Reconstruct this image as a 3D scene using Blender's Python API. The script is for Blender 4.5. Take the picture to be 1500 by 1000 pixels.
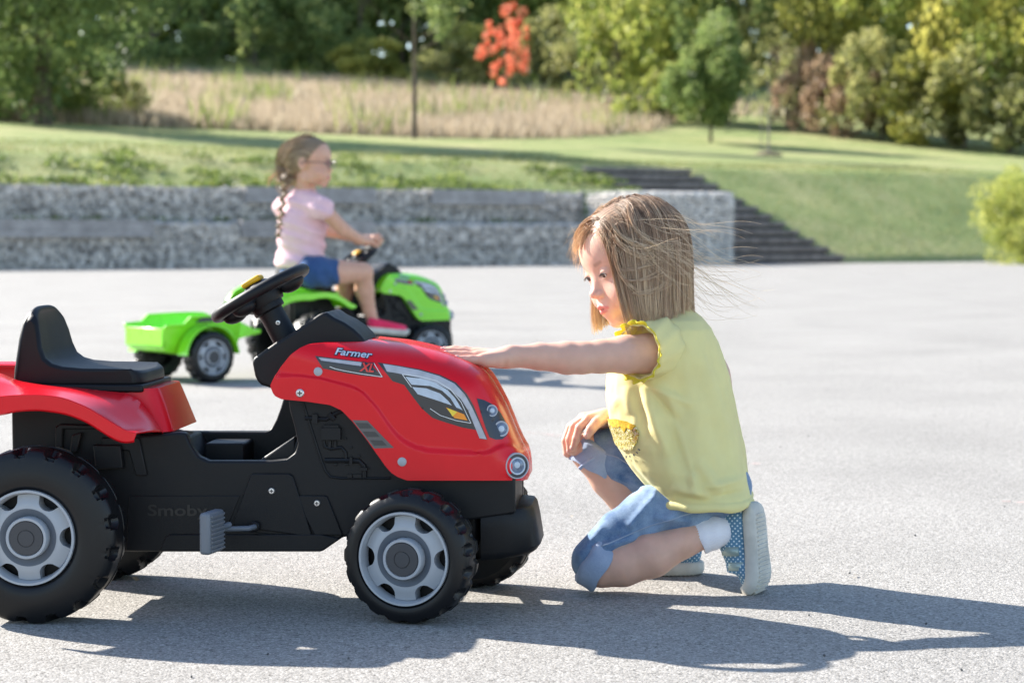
import bpy, bmesh, math, random
import numpy as np
from mathutils import Vector, Matrix, noise as mnoise

R = math.radians
for o in list(bpy.data.objects):
    bpy.data.objects.remove(o)
COL = bpy.context.scene.collection
SC = bpy.context.scene

# ------------------------------------------------------------------ camera
CAM = Vector((0.0, 0.0, 0.59))
FPX = 2917.0                       # focal length in pixels of the 1500 px wide photograph (70 mm)
TILT = math.atan(155.0 / FPX)
cd = bpy.data.cameras.new('camera')
cam = bpy.data.objects.new('camera', cd)
COL.objects.link(cam)
cam.location = CAM
cam.rotation_euler = (math.pi / 2 - TILT, 0, 0)
cd.sensor_width = 36.0
cd.lens = 36.0 * FPX / 1500.0
cd.clip_start = 0.05
cd.clip_end = 2000.0
cd.dof.use_dof = True
cd.dof.focus_distance = 3.12
cd.dof.aperture_fstop = 6.3
SC.camera = cam

# ------------------------------------------------------------------ world and sun
SUN = Vector((-1.42, 0.88, 1.0)).normalized()     # direction towards the sun
world = bpy.data.worlds.new('World')
SC.world = world
world.use_nodes = True
wn = world.node_tree.nodes
wn.clear()
wo = wn.new('ShaderNodeOutputWorld')
wb = wn.new('ShaderNodeBackground')
sky = wn.new('ShaderNodeTexSky')
sky.sky_type = 'NISHITA'
sky.sun_disc = False
sky.sun_elevation = math.asin(SUN.z)
sky.sun_rotation = math.atan2(SUN.x, SUN.y)
sky.air_density = 1.0
sky.dust_density = 0.5
sky.ozone_density = 1.3
wb.inputs['Strength'].default_value = 0.115
world.node_tree.links.new(sky.outputs[0], wb.inputs[0])
world.node_tree.links.new(wb.outputs[0], wo.inputs[0])

sd = bpy.data.lights.new('sun', 'SUN')
sd.energy = 5.0
sd.angle = R(0.5)
sd.color = (1.0, 0.95, 0.87)
sun = bpy.data.objects.new('sun', sd)
COL.objects.link(sun)
sun.rotation_euler = SUN.to_track_quat('Z', 'Y').to_euler()
sun.location = (-20, 12, 15)

SC.view_settings.view_transform = 'Standard'
SC.view_settings.look = 'None'
SC.view_settings.gamma = 1.0
SC.view_settings.use_curve_mapping = False
SC.view_settings.exposure = 1.50
SC.render.engine = 'CYCLES'
SC.cycles.use_denoising = True
SC.cycles.max_bounces = 8
SC.cycles.transparent_max_bounces = 8
SC.cycles.sample_clamp_indirect = 6.0

# ------------------------------------------------------------------ helpers: positions
_fw = Vector((0, math.cos(TILT), -math.sin(TILT)))
_up = Vector((0, math.sin(TILT), math.cos(TILT)))

def ray(px, py):
    return Vector((1, 0, 0)) * (px - 750.0) + _up * (500.0 - py) + _fw * FPX

def at(px, py, Y):
    """world point seen at (px, py) of the photograph at distance Y"""
    d = ray(px, py)
    return CAM + d * (Y / d.y)

def ground(px, py, z=0.0):
    d = ray(px, py)
    return CAM + d * ((z - CAM.z) / d.z)

# ------------------------------------------------------------------ helpers: objects
def tag(o, label=None, cat=None, group=None, kind=None):
    if label: o['label'] = label
    if cat: o['category'] = cat
    if group: o['group'] = group
    if kind: o['kind'] = kind
    return o

def empty(name, loc=(0, 0, 0), rz=0.0, label=None, cat=None, group=None):
    o = bpy.data.objects.new(name, None)
    o.empty_display_size = 0.1
    COL.objects.link(o)
    o.location = loc
    o.rotation_euler = (0, 0, rz)
    return tag(o, label, cat, group)

def finish_mesh(me, smooth=True, angle=40):
    if smooth:
        me.polygons.foreach_set('use_smooth', np.ones(len(me.polygons), dtype=bool))
        if angle is not None:
            try:
                me.set_sharp_from_angle(angle=R(angle))
            except Exception:
                pass
    me.update()

def make(name, verts, faces, mat=None, parent=None, smooth=True, angle=40, mats=None, midx=None):
    me = bpy.data.meshes.new(name)
    if isinstance(verts, np.ndarray):
        verts = verts.tolist()
    if isinstance(faces, np.ndarray):
        faces = faces.tolist()
    me.from_pydata(verts, [], faces)
    for m in (mats or ([mat] if mat else [])):
        me.materials.append(m)
    if midx is not None:
        me.polygons.foreach_set('material_index', np.asarray(midx, dtype=np.int32))
    finish_mesh(me, smooth, angle)
    o = bpy.data.objects.new(name, me)
    COL.objects.link(o)
    if parent: o.parent = parent
    return o

def bevel(o, w, seg=2, angle=30):
    m = o.modifiers.new('bevel', 'BEVEL')
    m.width = w
    m.segments = seg
    m.limit_method = 'ANGLE'
    m.angle_limit = R(angle)
    m.use_clamp_overlap = True
    return o

def copy_tree(o, parent=None, matmap=None):
    c = o.copy()
    COL.objects.link(c)
    if parent: c.parent = parent
    for ch in list(o.children):
        copy_tree(ch, c)
    return c

class MB:
    """collects shapes, then links them as one mesh object"""
    def __init__(s):
        s.v = []; s.f = []
    def add(s, v, f):
        n = len(s.v)
        s.v.extend([tuple(p) for p in v])
        s.f.extend([tuple(i + n for i in q) for q in f])
        return s
    def box(s, c, size, rot=None, taper=1.0):
        hx, hy, hz = size[0] / 2, size[1] / 2, size[2] / 2
        vs = []
        for z in (-1, 1):
            k = taper if z > 0 else 1.0
            for x, y in ((-1, -1), (1, -1), (1, 1), (-1, 1)):
                p = Vector((x * hx * k, y * hy * k, z * hz))
                if rot is not None: p = rot @ p
                vs.append(p + Vector(c))
        return s.add(vs, [(3, 2, 1, 0), (4, 5, 6, 7), (0, 1, 5, 4), (1, 2, 6, 5), (2, 3, 7, 6), (3, 0, 4, 7)])
    def prism(s, pts, y0, y1):
        """pts: (x, z) polygon, extruded from y0 to y1"""
        n = len(pts)
        a = sum(pts[i][0] * pts[(i + 1) % n][1] - pts[(i + 1) % n][0] * pts[i][1] for i in range(n))
        if a < 0: pts = pts[::-1]
        v = [(p[0], y0, p[1]) for p in pts] + [(p[0], y1, p[1]) for p in pts]
        f = [tuple(range(n)), tuple(range(2 * n - 1, n - 1, -1))]
        f += [((i + 1) % n, i, i + n, (i + 1) % n + n) for i in range(n)]
        return s.add(v, f)
    def tube(s, pts, rad, n=8, cap=True):
        pts = [Vector(p) for p in pts]
        if not hasattr(rad, '__len__'): rad = [rad] * len(pts)
        v = []; f = []
        t0 = (pts[1] - pts[0]).normalized()
        up = Vector((0, 0, 1)) if abs(t0.z) < 0.9 else Vector((1, 0, 0))
        side = t0.cross(up).normalized()
        for i, p in enumerate(pts):
            if i == 0: t = pts[1] - pts[0]
            elif i == len(pts) - 1: t = pts[-1] - pts[-2]
            else: t = pts[i + 1] - pts[i - 1]
            t.normalize()
            side = (side - t * side.dot(t)).normalized()
            w = t.cross(side)
            for k in range(n):
                a = 2 * math.pi * k / n
                v.append(p + (side * math.cos(a) + w * math.sin(a)) * rad[i])
        for i in range(len(pts) - 1):
            for k in range(n):
                f.append((i * n + k, i * n + (k + 1) % n, (i + 1) * n + (k + 1) % n, (i + 1) * n + k))
        if cap:
            f.append(tuple(range(n - 1, -1, -1)))
            f.append(tuple((len(pts) - 1) * n + k for k in range(n)))
        return s.add(v, f)
    def lathe(s, prof, n=32, org=(0, 0, 0), axis=(0, 0, 1), cap0=True, cap1=True):
        """prof: (r, h) along axis"""
        q = Vector(axis).normalized().to_track_quat('Z', 'Y')
        org = Vector(org)
        v = []; f = []
        for r, h in prof:
            for k in range(n):
                a = 2 * math.pi * k / n
                v.append(q @ Vector((r * math.cos(a), r * math.sin(a), h)) + org)
        for i in range(len(prof) - 1):
            for k in range(n):
                f.append((i * n + k, i * n + (k + 1) % n, (i + 1) * n + (k + 1) % n, (i + 1) * n + k))
        if cap0: f.append(tuple(range(n - 1, -1, -1)))
        if cap1: f.append(tuple((len(prof) - 1) * n + k for k in range(n)))
        return s.add(v, f)
    def ell(s, c, r, n=16, m=10, rot=None):
        v = []; f = []
        for j in range(1, m):
            th = math.pi * j / m
            for k in range(n):
                a = 2 * math.pi * k / n
                p = Vector((r[0] * math.sin(th) * math.cos(a), r[1] * math.sin(th) * math.sin(a), r[2] * math.cos(th)))
                v.append(p)
        v.append(Vector((0, 0, r[2]))); v.append(Vector((0, 0, -r[2])))
        if rot is not None: v = [rot @ p for p in v]
        v = [p + Vector(c) for p in v]
        for j in range(m - 2):
            for k in range(n):
                f.append((j * n + k, (j + 1) * n + k, (j + 1) * n + (k + 1) % n, j * n + (k + 1) % n))
        T, B = len(v) - 2, len(v) - 1
        for k in range(n):
            f.append((T, k, (k + 1) % n))
            f.append((B, (m - 2) * n + (k + 1) % n, (m - 2) * n + k))
        return s.add(v, f)
    def build(s, name, mat, parent=None, smooth=True, angle=40, bev=None, seg=2):
        o = make(name, s.v, s.f, mat, parent, smooth, angle)
        if bev: bevel(o, bev, seg)
        return o

def interp(x, pts):
    return float(np.interp(x, [p[0] for p in pts], [p[1] for p in pts]))

# ------------------------------------------------------------------ helpers: materials
def lin(r, g, b):
    f = lambda c: (c / 12.92 if c <= 0.04045 else ((c + 0.055) / 1.055) ** 2.4)
    return (f(r / 255), f(g / 255), f(b / 255))

def new_mat(name):
    m = bpy.data.materials.new(name)
    m.use_nodes = True
    nt = m.node_tree
    bs = nt.nodes['Principled BSDF']
    return m, nt, bs

def N(nt, kind, **kw):
    n = nt.nodes.new(kind)
    for k, v in kw.items():
        if k in n.inputs: n.inputs[k].default_value = v
        else: setattr(n, k, v)
    return n

def ramp(nt, fac, stops, interp_='LINEAR'):
    r = nt.nodes.new('ShaderNodeValToRGB')
    r.color_ramp.interpolation = interp_
    el = r.color_ramp.elements
    while len(el) < len(stops): el.new(0.5)
    for e, (p, c) in zip(el, stops):
        e.position = p
        e.color = (c[0], c[1], c[2], 1) if hasattr(c, '__len__') else (c, c, c, 1)
    nt.links.new(fac, r.inputs[0])
    return r

def simple(name, col, rough=0.5, spec=0.5, metal=0.0, coat=0.0, var=0.06, bump=0.0, bscale=400.0, vscale=20.0, sss=0.0, trans=0.0):
    """principled with slight procedural colour variation and fine relief"""
    m, nt, bs = new_mat(name)
    tc = N(nt, 'ShaderNodeTexCoord')
    nz = N(nt, 'ShaderNodeTexNoise', Scale=vscale, Detail=4.0)
    nt.links.new(tc.outputs['Object'], nz.inputs['Vector'])
    lo = [c * (1 - var * 2) for c in col]; hi = [min(1, c * (1 + var * 2)) for c in col]
    rp = ramp(nt, nz.outputs['Fac'], [(0.25, lo), (0.75, hi)])
    nt.links.new(rp.outputs[0], bs.inputs['Base Color'])
    bs.inputs['Roughness'].default_value = rough
    rr = N(nt, 'ShaderNodeMapRange')
    rr.inputs[3].default_value = rough * 0.85; rr.inputs[4].default_value = min(1, rough * 1.2)
    nt.links.new(nz.outputs['Fac'], rr.inputs[0])
    nt.links.new(rr.outputs[0], bs.inputs['Roughness'])
    bs.inputs['Metallic'].default_value = metal
    bs.inputs['Specular IOR Level'].default_value = spec
    bs.inputs['Coat Weight'].default_value = coat
    bs.inputs['Coat Roughness'].default_value = 0.08
    if sss:
        bs.inputs['Subsurface Weight'].default_value = sss
        bs.inputs['Subsurface Radius'].default_value = (1.0, 0.35, 0.2)
        bs.inputs['Subsurface Scale'].default_value = 0.006
    if bump:
        n2 = N(nt, 'ShaderNodeTexNoise', Scale=bscale, Detail=3.0)
        nt.links.new(tc.outputs['Object'], n2.inputs['Vector'])
        bp = N(nt, 'ShaderNodeBump', Strength=bump, Distance=0.001)
        nt.links.new(n2.outputs['Fac'], bp.inputs['Height'])
        nt.links.new(bp.outputs[0], bs.inputs['Normal'])
    if trans:
        add_translucent(m, nt, bs, rp.outputs[0], trans)
    return m

def add_translucent(m, nt, bs, colsock, w):
    tr = N(nt, 'ShaderNodeBsdfTranslucent')
    mx = N(nt, 'ShaderNodeMixShader')
    mx.inputs[0].default_value = w
    out = nt.nodes['Material Output']
    nt.links.new(colsock, tr.inputs[0])
    nt.links.new(bs.outputs[0], mx.inputs[1])
    nt.links.new(tr.outputs[0], mx.inputs[2])
    nt.links.new(mx.outputs[0], out.inputs[0])

# ------------------------------------------------------------------ helpers: distance-field modelling (surface nets)
_CUBE = np.array([(0, 0, 0), (1, 0, 0), (0, 1, 0), (1, 1, 0), (0, 0, 1), (1, 0, 1), (0, 1, 1), (1, 1, 1)])
_EDG = [(0, 1), (2, 3), (4, 5), (6, 7), (0, 2), (1, 3), (4, 6), (5, 7), (0, 4), (1, 5), (2, 6), (3, 7)]

def surface_nets(f, lo, hi, h, coarse=4, margin=1.6):
    lo = np.asarray(lo, float); hi = np.asarray(hi, float)
    n = np.ceil((hi - lo) / (h * coarse)).astype(int)
    ii = np.stack(np.meshgrid(*[np.arange(k) for k in n], indexing='ij'), -1).reshape(-1, 3)
    d = f(lo + (ii + .5) * h * coarse)
    act = ii[np.abs(d) < h * coarse * margin]
    off = np.stack(np.meshgrid(*[np.arange(coarse)] * 3, indexing='ij'), -1).reshape(-1, 3)
    cells = (act[:, None] * coarse + off).reshape(-1, 3).astype(np.int64)
    M = n.astype(np.int64) * coarse + 2
    def key(a): return (a[..., 0] * M[1] + a[..., 1]) * M[2] + a[..., 2]
    ck = key(cells[:, None] + _CUBE)
    uk, inv = np.unique(ck, return_inverse=True)
    inv = inv.reshape(-1, 8)
    k2 = uk % M[2]; r = uk // M[2]; j2 = r % M[1]; i2 = r // M[1]
    P = np.stack([i2, j2, k2], -1) * h + lo
    V = f(P)[inv]
    neg = V < 0
    s = neg.any(1) & ~neg.all(1)
    cells = cells[s]; V = V[s]; neg = neg[s]
    acc = np.zeros((len(cells), 3)); cnt = np.zeros(len(cells))
    for a, b in _EDG:
        m = neg[:, a] != neg[:, b]
        t = V[m, a] / (V[m, a] - V[m, b])
        acc[m] += _CUBE[a] + (_CUBE[b] - _CUBE[a]) * t[:, None]
        cnt[m] += 1
    verts = (cells + acc / cnt[:, None]) * h + lo
    keys = key(cells)
    order = np.argsort(keys); sk = keys[order]
    def look(c):
        k = key(c)
        p = np.searchsorted(sk, k); p = np.clip(p, 0, len(sk) - 1)
        ok = sk[p] == k
        return order[p], ok
    faces = []
    for ax, b, c, corner in ((0, 1, 2, 1), (1, 2, 0, 2), (2, 0, 1, 4)):
        m = neg[:, 0] != neg[:, corner]
        idx = np.nonzero(m)[0]
        cc = cells[idx]
        eb = np.zeros(3, int); eb[b] = 1
        ec = np.zeros(3, int); ec[c] = 1
        i1, o1 = look(cc - eb); i2_, o2 = look(cc - eb - ec); i3, o3 = look(cc - ec)
        ok = o1 & o2 & o3
        q = np.stack([idx, i1, i2_, i3], -1)[ok]
        flip = ~neg[idx, 0][ok]
        q[flip] = q[flip][:, ::-1]
        faces.append(q)
    F = np.concatenate(faces)
    return verts, F

class SDF:
    """smooth union / subtraction of rounded cones and ellipsoids"""
    def __init__(s): s.p = []; s.disp = None
    def cone(s, a, b, ra, rb, k=.01, neg=False):
        a = np.array(a, float); b = np.array(b, float)
        c = (a + b) / 2; rad = np.linalg.norm(b - a) / 2 + max(ra, rb)
        s.p.append(('c', (a, b, ra, rb), k, neg, c, rad)); return s
    def chain(s, pts, rs, k=.01):
        for i in range(len(pts) - 1): s.cone(pts[i], pts[i + 1], rs[i], rs[i + 1], k)
        return s
    def ell(s, c, r, k=.01, neg=False, rot=None):
        c = np.array(c, float); r = np.array(r, float)
        s.p.append(('e', (c, r, rot), k, neg, c, r.max())); return s
    def box(s, c, r, rd, k=.005, neg=False, rot=None):
        c = np.array(c, float); r = np.array(r, float)
        s.p.append(('b', (c, r, rd, rot), k, neg, c, np.linalg.norm(r))); return s
    def __call__(s, P):
        D = np.full(len(P), 1e3)
        for kind, a, k, neg, c, rad in s.p:
            m = ((P - c) ** 2).sum(1) < (rad + .035 + k) ** 2
            if not m.any(): continue
            p = P[m]
            if kind == 'c':
                A, B, ra, rb = a
                ab = B - A; t = np.clip(((p - A) @ ab) / max(ab @ ab, 1e-12), 0, 1)
                d = np.linalg.norm(p - A - t[:, None] * ab, axis=1) - (ra + (rb - ra) * t)
            elif kind == 'e':
                C, r, rot = a
                q = p - C
                if rot is not None: q = q @ rot        # rot: columns are local axes
                k0 = np.linalg.norm(q / r, axis=1); k1 = np.linalg.norm(q / (r * r), axis=1)
                d = k0 * (k0 - 1) / np.maximum(k1, 1e-6)
                d = np.where(k0 < 1e-4, -r.min(), d)
            else:
                C, r, rd, rot = a
                q = p - C
                if rot is not None: q = q @ rot
                q = np.abs(q) - (r - rd)
                d = np.linalg.norm(np.maximum(q, 0), axis=1) + np.minimum(q.max(1), 0) - rd
            o = D[m]
            if neg:
                d = -d
                h = np.clip(.5 - .5 * (o - d) / k, 0, 1)
                r_ = o + (d - o) * h + k * h * (1 - h)
                r_ = np.where(o > 500, o, r_)
            else:
                h = np.clip(.5 + .5 * (o - d) / k, 0, 1)
                r_ = o + (d - o) * h - k * h * (1 - h)
                r_ = np.where(o > 500, d, r_)
            D[m] = r_
        if s.disp is not None:
            m = np.abs(D) < .05
            if m.any(): D[m] += s.disp(P[m])
        return D
    def bounds(s):
        pos = [q for q in s.p if not q[3]]
        lo = np.min([q[4] - q[5] for q in pos], 0) - .02; hi = np.max([q[4] + q[5] for q in pos], 0) + .02
        return lo, hi
    def mesh(s, h, lo=None, hi=None):
        a, b = s.bounds()
        return surface_nets(s, a if lo is None else lo, b if hi is None else hi, h)

def smooth_mesh(V, F, it=1, lam=.5):
    for _ in range(it):
        acc = np.zeros_like(V); cnt = np.zeros(len(V))
        for a, b in ((0, 1), (1, 2), (2, 3), (3, 0)):
            np.add.at(acc, F[:, a], V[F[:, b]]); np.add.at(cnt, F[:, a], 1)
            np.add.at(acc, F[:, b], V[F[:, a]]); np.add.at(cnt, F[:, b], 1)
        V = V + lam * (acc / np.maximum(cnt, 1)[:, None] - V)
    return V

def add_attr(o, name, vals):
    a = o.data.attributes.new(name, 'FLOAT', 'POINT')
    a.data.foreach_set('value', np.asarray(vals, dtype=np.float32))

def frame(f, u):
    """rotation columns (left, forward, up) for a head looking along f"""
    f = np.array(f, float); f /= np.linalg.norm(f)
    u = np.array(u, float); u = u - f * (u @ f); u /= np.linalg.norm(u)
    l = np.cross(u, f)
    return np.stack([l, f, u], 1)
# =================================================================== THE SETTING
rng = np.random.default_rng(11)
KY = 1.131
def tw(t, w):
    """wall coordinates: t along the stone walls, w back into the slope"""
    return (4.57 + .824 * t - .567 * w, (46.4 + .567 * t + .824 * w) / KY)
def t_of(px, w):
    k = (px - 750) / 3300.0
    return (k * (46.4 + .824 * w) - 4.57 + .567 * w) / (.824 - .567 * k)
def inv_tw(X, Y):
    dx = X - 4.57; dy = Y * KY - 46.4
    return dx * .824 + dy * .567, dx * -.567 + dy * .824

def height(X, Y):
    t, w = inv_tw(X, Y)
    Yp = Y * KY
    z = 2.17 + .078 * (w - 5.6)
    if Yp > 75: z += .04 * (min(Yp, 145) - 75)
    if Yp > 150: z -= .05 * (Yp - 150)
    z += .10 * mnoise.noise(Vector((X * .12, Y * .12, 3.1))) * min(1, max(0, w - 5) / 6)
    if w < 5.6:
        r = 2.17 * (w / 5.6)
        if w > 2.5: l = 1.42 + (2.17 - 1.42) * (w - 2.5) / 3.1
        elif w > 1.2: l = .78
        else: l = -.25
        if w < .15: r = -.03
        bulge = .10 * mnoise.noise(Vector((X * .5, Y * .5, 0.3)))
        k = min(1, max(0, (t + .1) / .25))
        z = l + (r - l) * k
        if w > 2.5 or t > 3.3: z += bulge * min(1, max(0, w)) * .5
        if -.2 < t < 3.15: z -= .22
    elif 0 < t < 3.1 and w < 6.2: z -= .2
    return z

# ---- materials of the ground
def mat_asphalt():
    m, nt, bs = new_mat('pale_gravel_asphalt')
    tc = N(nt, 'ShaderNodeTexCoord')
    P = tc.outputs['Object']
    v = N(nt, 'ShaderNodeTexVoronoi', Scale=290.0); nt.links.new(P, v.inputs['Vector'])
    v2 = N(nt, 'ShaderNodeTexVoronoi', Scale=520.0); nt.links.new(P, v2.inputs['Vector'])
    n1 = N(nt, 'ShaderNodeTexNoise', Scale=1.3, Detail=9.0); nt.links.new(P, n1.inputs['Vector'])
    n2 = N(nt, 'ShaderNodeTexNoise', Scale=90.0, Detail=4.0); nt.links.new(P, n2.inputs['Vector'])
    bw = N(nt, 'ShaderNodeSeparateColor'); nt.links.new(v.outputs['Color'], bw.inputs[0])
    bw2 = N(nt, 'ShaderNodeSeparateColor'); nt.links.new(v2.outputs['Color'], bw2.inputs[0])
    a = N(nt, 'ShaderNodeMath', operation='MULTIPLY_ADD'); a.inputs[1].default_value = .42; nt.links.new(bw.outputs[0], a.inputs[0])
    b = N(nt, 'ShaderNodeMath', operation='MULTIPLY_ADD'); b.inputs[1].default_value = .25; nt.links.new(bw2.outputs[1], b.inputs[0])
    c = N(nt, 'ShaderNodeMath', operation='MULTIPLY_ADD'); c.inputs[1].default_value = .35; c.inputs[2].default_value = 0
    nt.links.new(n2.outputs['Fac'], c.inputs[0]); nt.links.new(c.outputs[0], b.inputs[2]); nt.links.new(b.outputs[0], a.inputs[2])
    rp = ramp(nt, a.outputs[0], [(.20, (.085, .079, .071)), (.40, (.258, .243, .222)), (.62, (.325, .308, .284)), (.9, (.54, .512, .475))])
    rs = ramp(nt, n1.outputs['Fac'], [(.3, .86), (.5, .97), (.7, 1.05)])
    mx = N(nt, 'ShaderNodeMix', data_type='RGBA', blend_type='MULTIPLY'); mx.inputs[0].default_value = 1
    nt.links.new(rp.outputs[0], mx.inputs[6]); nt.links.new(rs.outputs[0], mx.inputs[7])
    nt.links.new(mx.outputs[2], bs.inputs['Base Color'])
    bs.inputs['Roughness'].default_value = .82
    bs.inputs['Specular IOR Level'].default_value = .3
    hs = N(nt, 'ShaderNodeMath', operation='ADD'); nt.links.new(v.outputs['Distance'], hs.inputs[0]); nt.links.new(n2.outputs['Fac'], hs.inputs[1])
    bp = N(nt, 'ShaderNodeBump', Strength=.5, Distance=.0018); bp.invert = True
    nt.links.new(hs.outputs[0], bp.inputs['Height']); nt.links.new(bp.outputs[0], bs.inputs['Normal'])
    return m

def mat_lawn():
    m, nt, bs = new_mat('lawn')
    tc = N(nt, 'ShaderNodeTexCoord'); P = tc.outputs['Object']
    n1 = N(nt, 'ShaderNodeTexNoise', Scale=.35, Detail=8.0, Roughness=.65); nt.links.new(P, n1.inputs['Vector'])
    n2 = N(nt, 'ShaderNodeTexNoise', Scale=9.0, Detail=6.0, Roughness=.7); nt.links.new(P, n2.inputs['Vector'])
    ad = N(nt, 'ShaderNodeMath', operation='ADD'); nt.links.new(n1.outputs['Fac'], ad.inputs[0]); nt.links.new(n2.outputs['Fac'], ad.inputs[1])
    hf = N(nt, 'ShaderNodeMath', operation='MULTIPLY'); hf.inputs[1].default_value = .5; nt.links.new(ad.outputs[0], hf.inputs[0])
    rp = ramp(nt, hf.outputs[0], [(.34, (.13, .19, .06)), (.46, (.25, .30, .11)), (.55, (.37, .365, .165)), (.68, (.52, .45, .25))])
    nt.links.new(rp.outputs[0], bs.inputs['Base Color'])
    bs.inputs['Roughness'].default_value = .9; bs.inputs['Specular IOR Level'].default_value = .15
    bp = N(nt, 'ShaderNodeBump', Strength=1.0, Distance=.08); nt.links.new(n2.outputs['Fac'], bp.inputs['Height']); nt.links.new(bp.outputs[0], bs.inputs['Normal'])
    return m

def mat_leaf(name, a, b, c, tr=.45):
    """leaf colours a..c picked per leaf by the attribute 'tone'"""
    m, nt, bs = new_mat(name)
    at_ = N(nt, 'ShaderNodeAttribute', attribute_name='tone')
    oi = N(nt, 'ShaderNodeObjectInfo')
    ad = N(nt, 'ShaderNodeMath', operation='MULTIPLY_ADD'); ad.inputs[1].default_value = .18
    nt.links.new(oi.outputs['Random'], ad.inputs[0]); nt.links.new(at_.outputs['Fac'], ad.inputs[2])
    rp = ramp(nt, ad.outputs[0], [(.1, a), (.55, b), (1.0, c)])
    nt.links.new(rp.outputs[0], bs.inputs['Base Color'])
    bs.inputs['Roughness'].default_value = .5; bs.inputs['Specular IOR Level'].default_value = .35
    add_translucent(m, nt, bs, rp.outputs[0], tr)
    return m

M = {}
M['asphalt'] = mat_asphalt()
M['lawn'] = mat_lawn()
M['bark'] = simple('bark', (.11, .085, .065), .9, .2, var=.25, bump=1.0, bscale=30, vscale=8)
M['graybark'] = simple('pale_bark', (.25, .22, .19), .9, .2, var=.2, bump=.6, bscale=30, vscale=8)
M['timber'] = simple('weathered_timber', (.33, .305, .29), .8, .3, var=.15, bump=.5, bscale=60, vscale=5)
M['sleeper'] = simple('sleeper_timber', (.22, .19, .17), .85, .2, var=.2, bump=.5, bscale=60, vscale=6)
M['tread'] = simple('tread_gravel', (.10, .09, .085), .9, .2, var=.2, bump=.6, bscale=80, vscale=20)
M['stone'] = simple('gabion_stone', (.52, .475, .425), .8, .3, var=.28, bump=.5, bscale=60, vscale=7)
M['stonepale'] = simple('sunlit_pale_gabion_stone', (.62, .575, .52), .8, .3, var=.2, bump=.5, bscale=60, vscale=7)  # paler grey block stone, with sun on its left face lightened into the colour
M['wire'] = simple('galvanised_wire', (.35, .36, .37), .45, .5, metal=.8)
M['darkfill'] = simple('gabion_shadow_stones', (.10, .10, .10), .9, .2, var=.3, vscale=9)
M['leaf_dark'] = mat_leaf('leaf_dark', (.07, .11, .04), (.17, .24, .08), (.35, .41, .14), .55)
M['leaf_mid'] = mat_leaf('leaf_mid', (.07, .12, .035), (.20, .27, .085), (.40, .45, .16), .55)
M['leaf_lime'] = mat_leaf('leaf_lime', (.10, .15, .03), (.32, .37, .08), (.58, .57, .16), .56)
M['leaf_yellow'] = mat_leaf('leaf_yellow', (.12, .14, .035), (.40, .40, .09), (.64, .58, .15), .58)
M['leaf_olive'] = mat_leaf('leaf_olive', (.10, .11, .04), (.30, .31, .11), (.50, .47, .19), .54)
M['leaf_russet'] = mat_leaf('leaf_russet', (.26, .17, .11), (.50, .35, .23), (.62, .48, .33), .52)
M['leaf_red'] = mat_leaf('leaf_red', (.60, .10, .05), (.85, .24, .13), (.90, .42, .26), .5)
M['herb'] = mat_leaf('herb', (.05, .09, .02), (.15, .21, .045), (.36, .39, .12), .5)
M['straw'] = mat_leaf('straw', (.27, .205, .14), (.47, .375, .265), (.60, .505, .37), .42)
M['tuft'] = mat_leaf('tuft', (.08, .12, .03), (.19, .22, .07), (.36, .32, .14), .4)

# ---- ground sheets
S = 60
make('asphalt_yard', [(-60, -20, 0), (60, -20, 0), (60, 66, 0), (-60, 66, 0)], [(0, 1, 2, 3)], M['asphalt'], smooth=False)['kind'] = 'structure'

ws = [-.2, .1, .2, .6, 1.1, 1.3, 1.8, 2.4, 2.55] + list(np.arange(2.9, 6.4, .3)) + list(np.arange(6.6, 12, .6)) + list(np.arange(12.5, 60, 1.6)) + list(np.arange(62, 130, 5)) + [150, 200, 300, 500]
ts = sorted(set(list(np.arange(-260, -40, 12)) + list(np.arange(-40, -4, .8)) + list(np.arange(-4, 14, .3)) + [-.12, .14, 3.08, 3.18] + list(np.arange(14, 44, .8)) + list(np.arange(46, 300, 12))))
V = []; F = []
for w in ws:
    for t in ts:
        X, Y = tw(t, w); V.append((X, Y, height(X, Y)))
nt_ = len(ts)
for j in range(len(ws) - 1):
    for i in range(nt_ - 1):
        F.append((j * nt_ + i, j * nt_ + i + 1, (j + 1) * nt_ + i + 1, (j + 1) * nt_ + i))
make('grass_slope', V, F, M['lawn'], angle=None)['kind'] = 'structure'

# ---- stones of the gabions
def ico():
    bm = bmesh.new(); bmesh.ops.create_icosphere(bm, subdivisions=1, radius=1)
    v = np.array([p.co[:] for p in bm.verts]); f = np.array([[q.index for q in p.verts] for p in bm.faces]); bm.free()
    return v, f
ICV, ICF = ico()
def stones(centers, size):
    n = len(centers)
    c = np.asarray(centers)
    sc = size * rng.uniform(.6, 1.15, (n, 3))
    ang = rng.uniform(0, 6.28, n); ca, sa = np.cos(ang), np.sin(ang)
    v = ICV[None] * (1 + rng.uniform(-.22, .22, (n, len(ICV), 1)))
    v = v * sc[:, None]
    x = v[..., 0] * ca[:, None] - v[..., 2] * sa[:, None]; z = v[..., 0] * sa[:, None] + v[..., 2] * ca[:, None]
    v = np.stack([x, v[..., 1], z], -1) + c[:, None]
    f = ICF[None] + (np.arange(n) * len(ICV))[:, None, None]
    return v.reshape(-1, 3), f.reshape(-1, 3)

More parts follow.
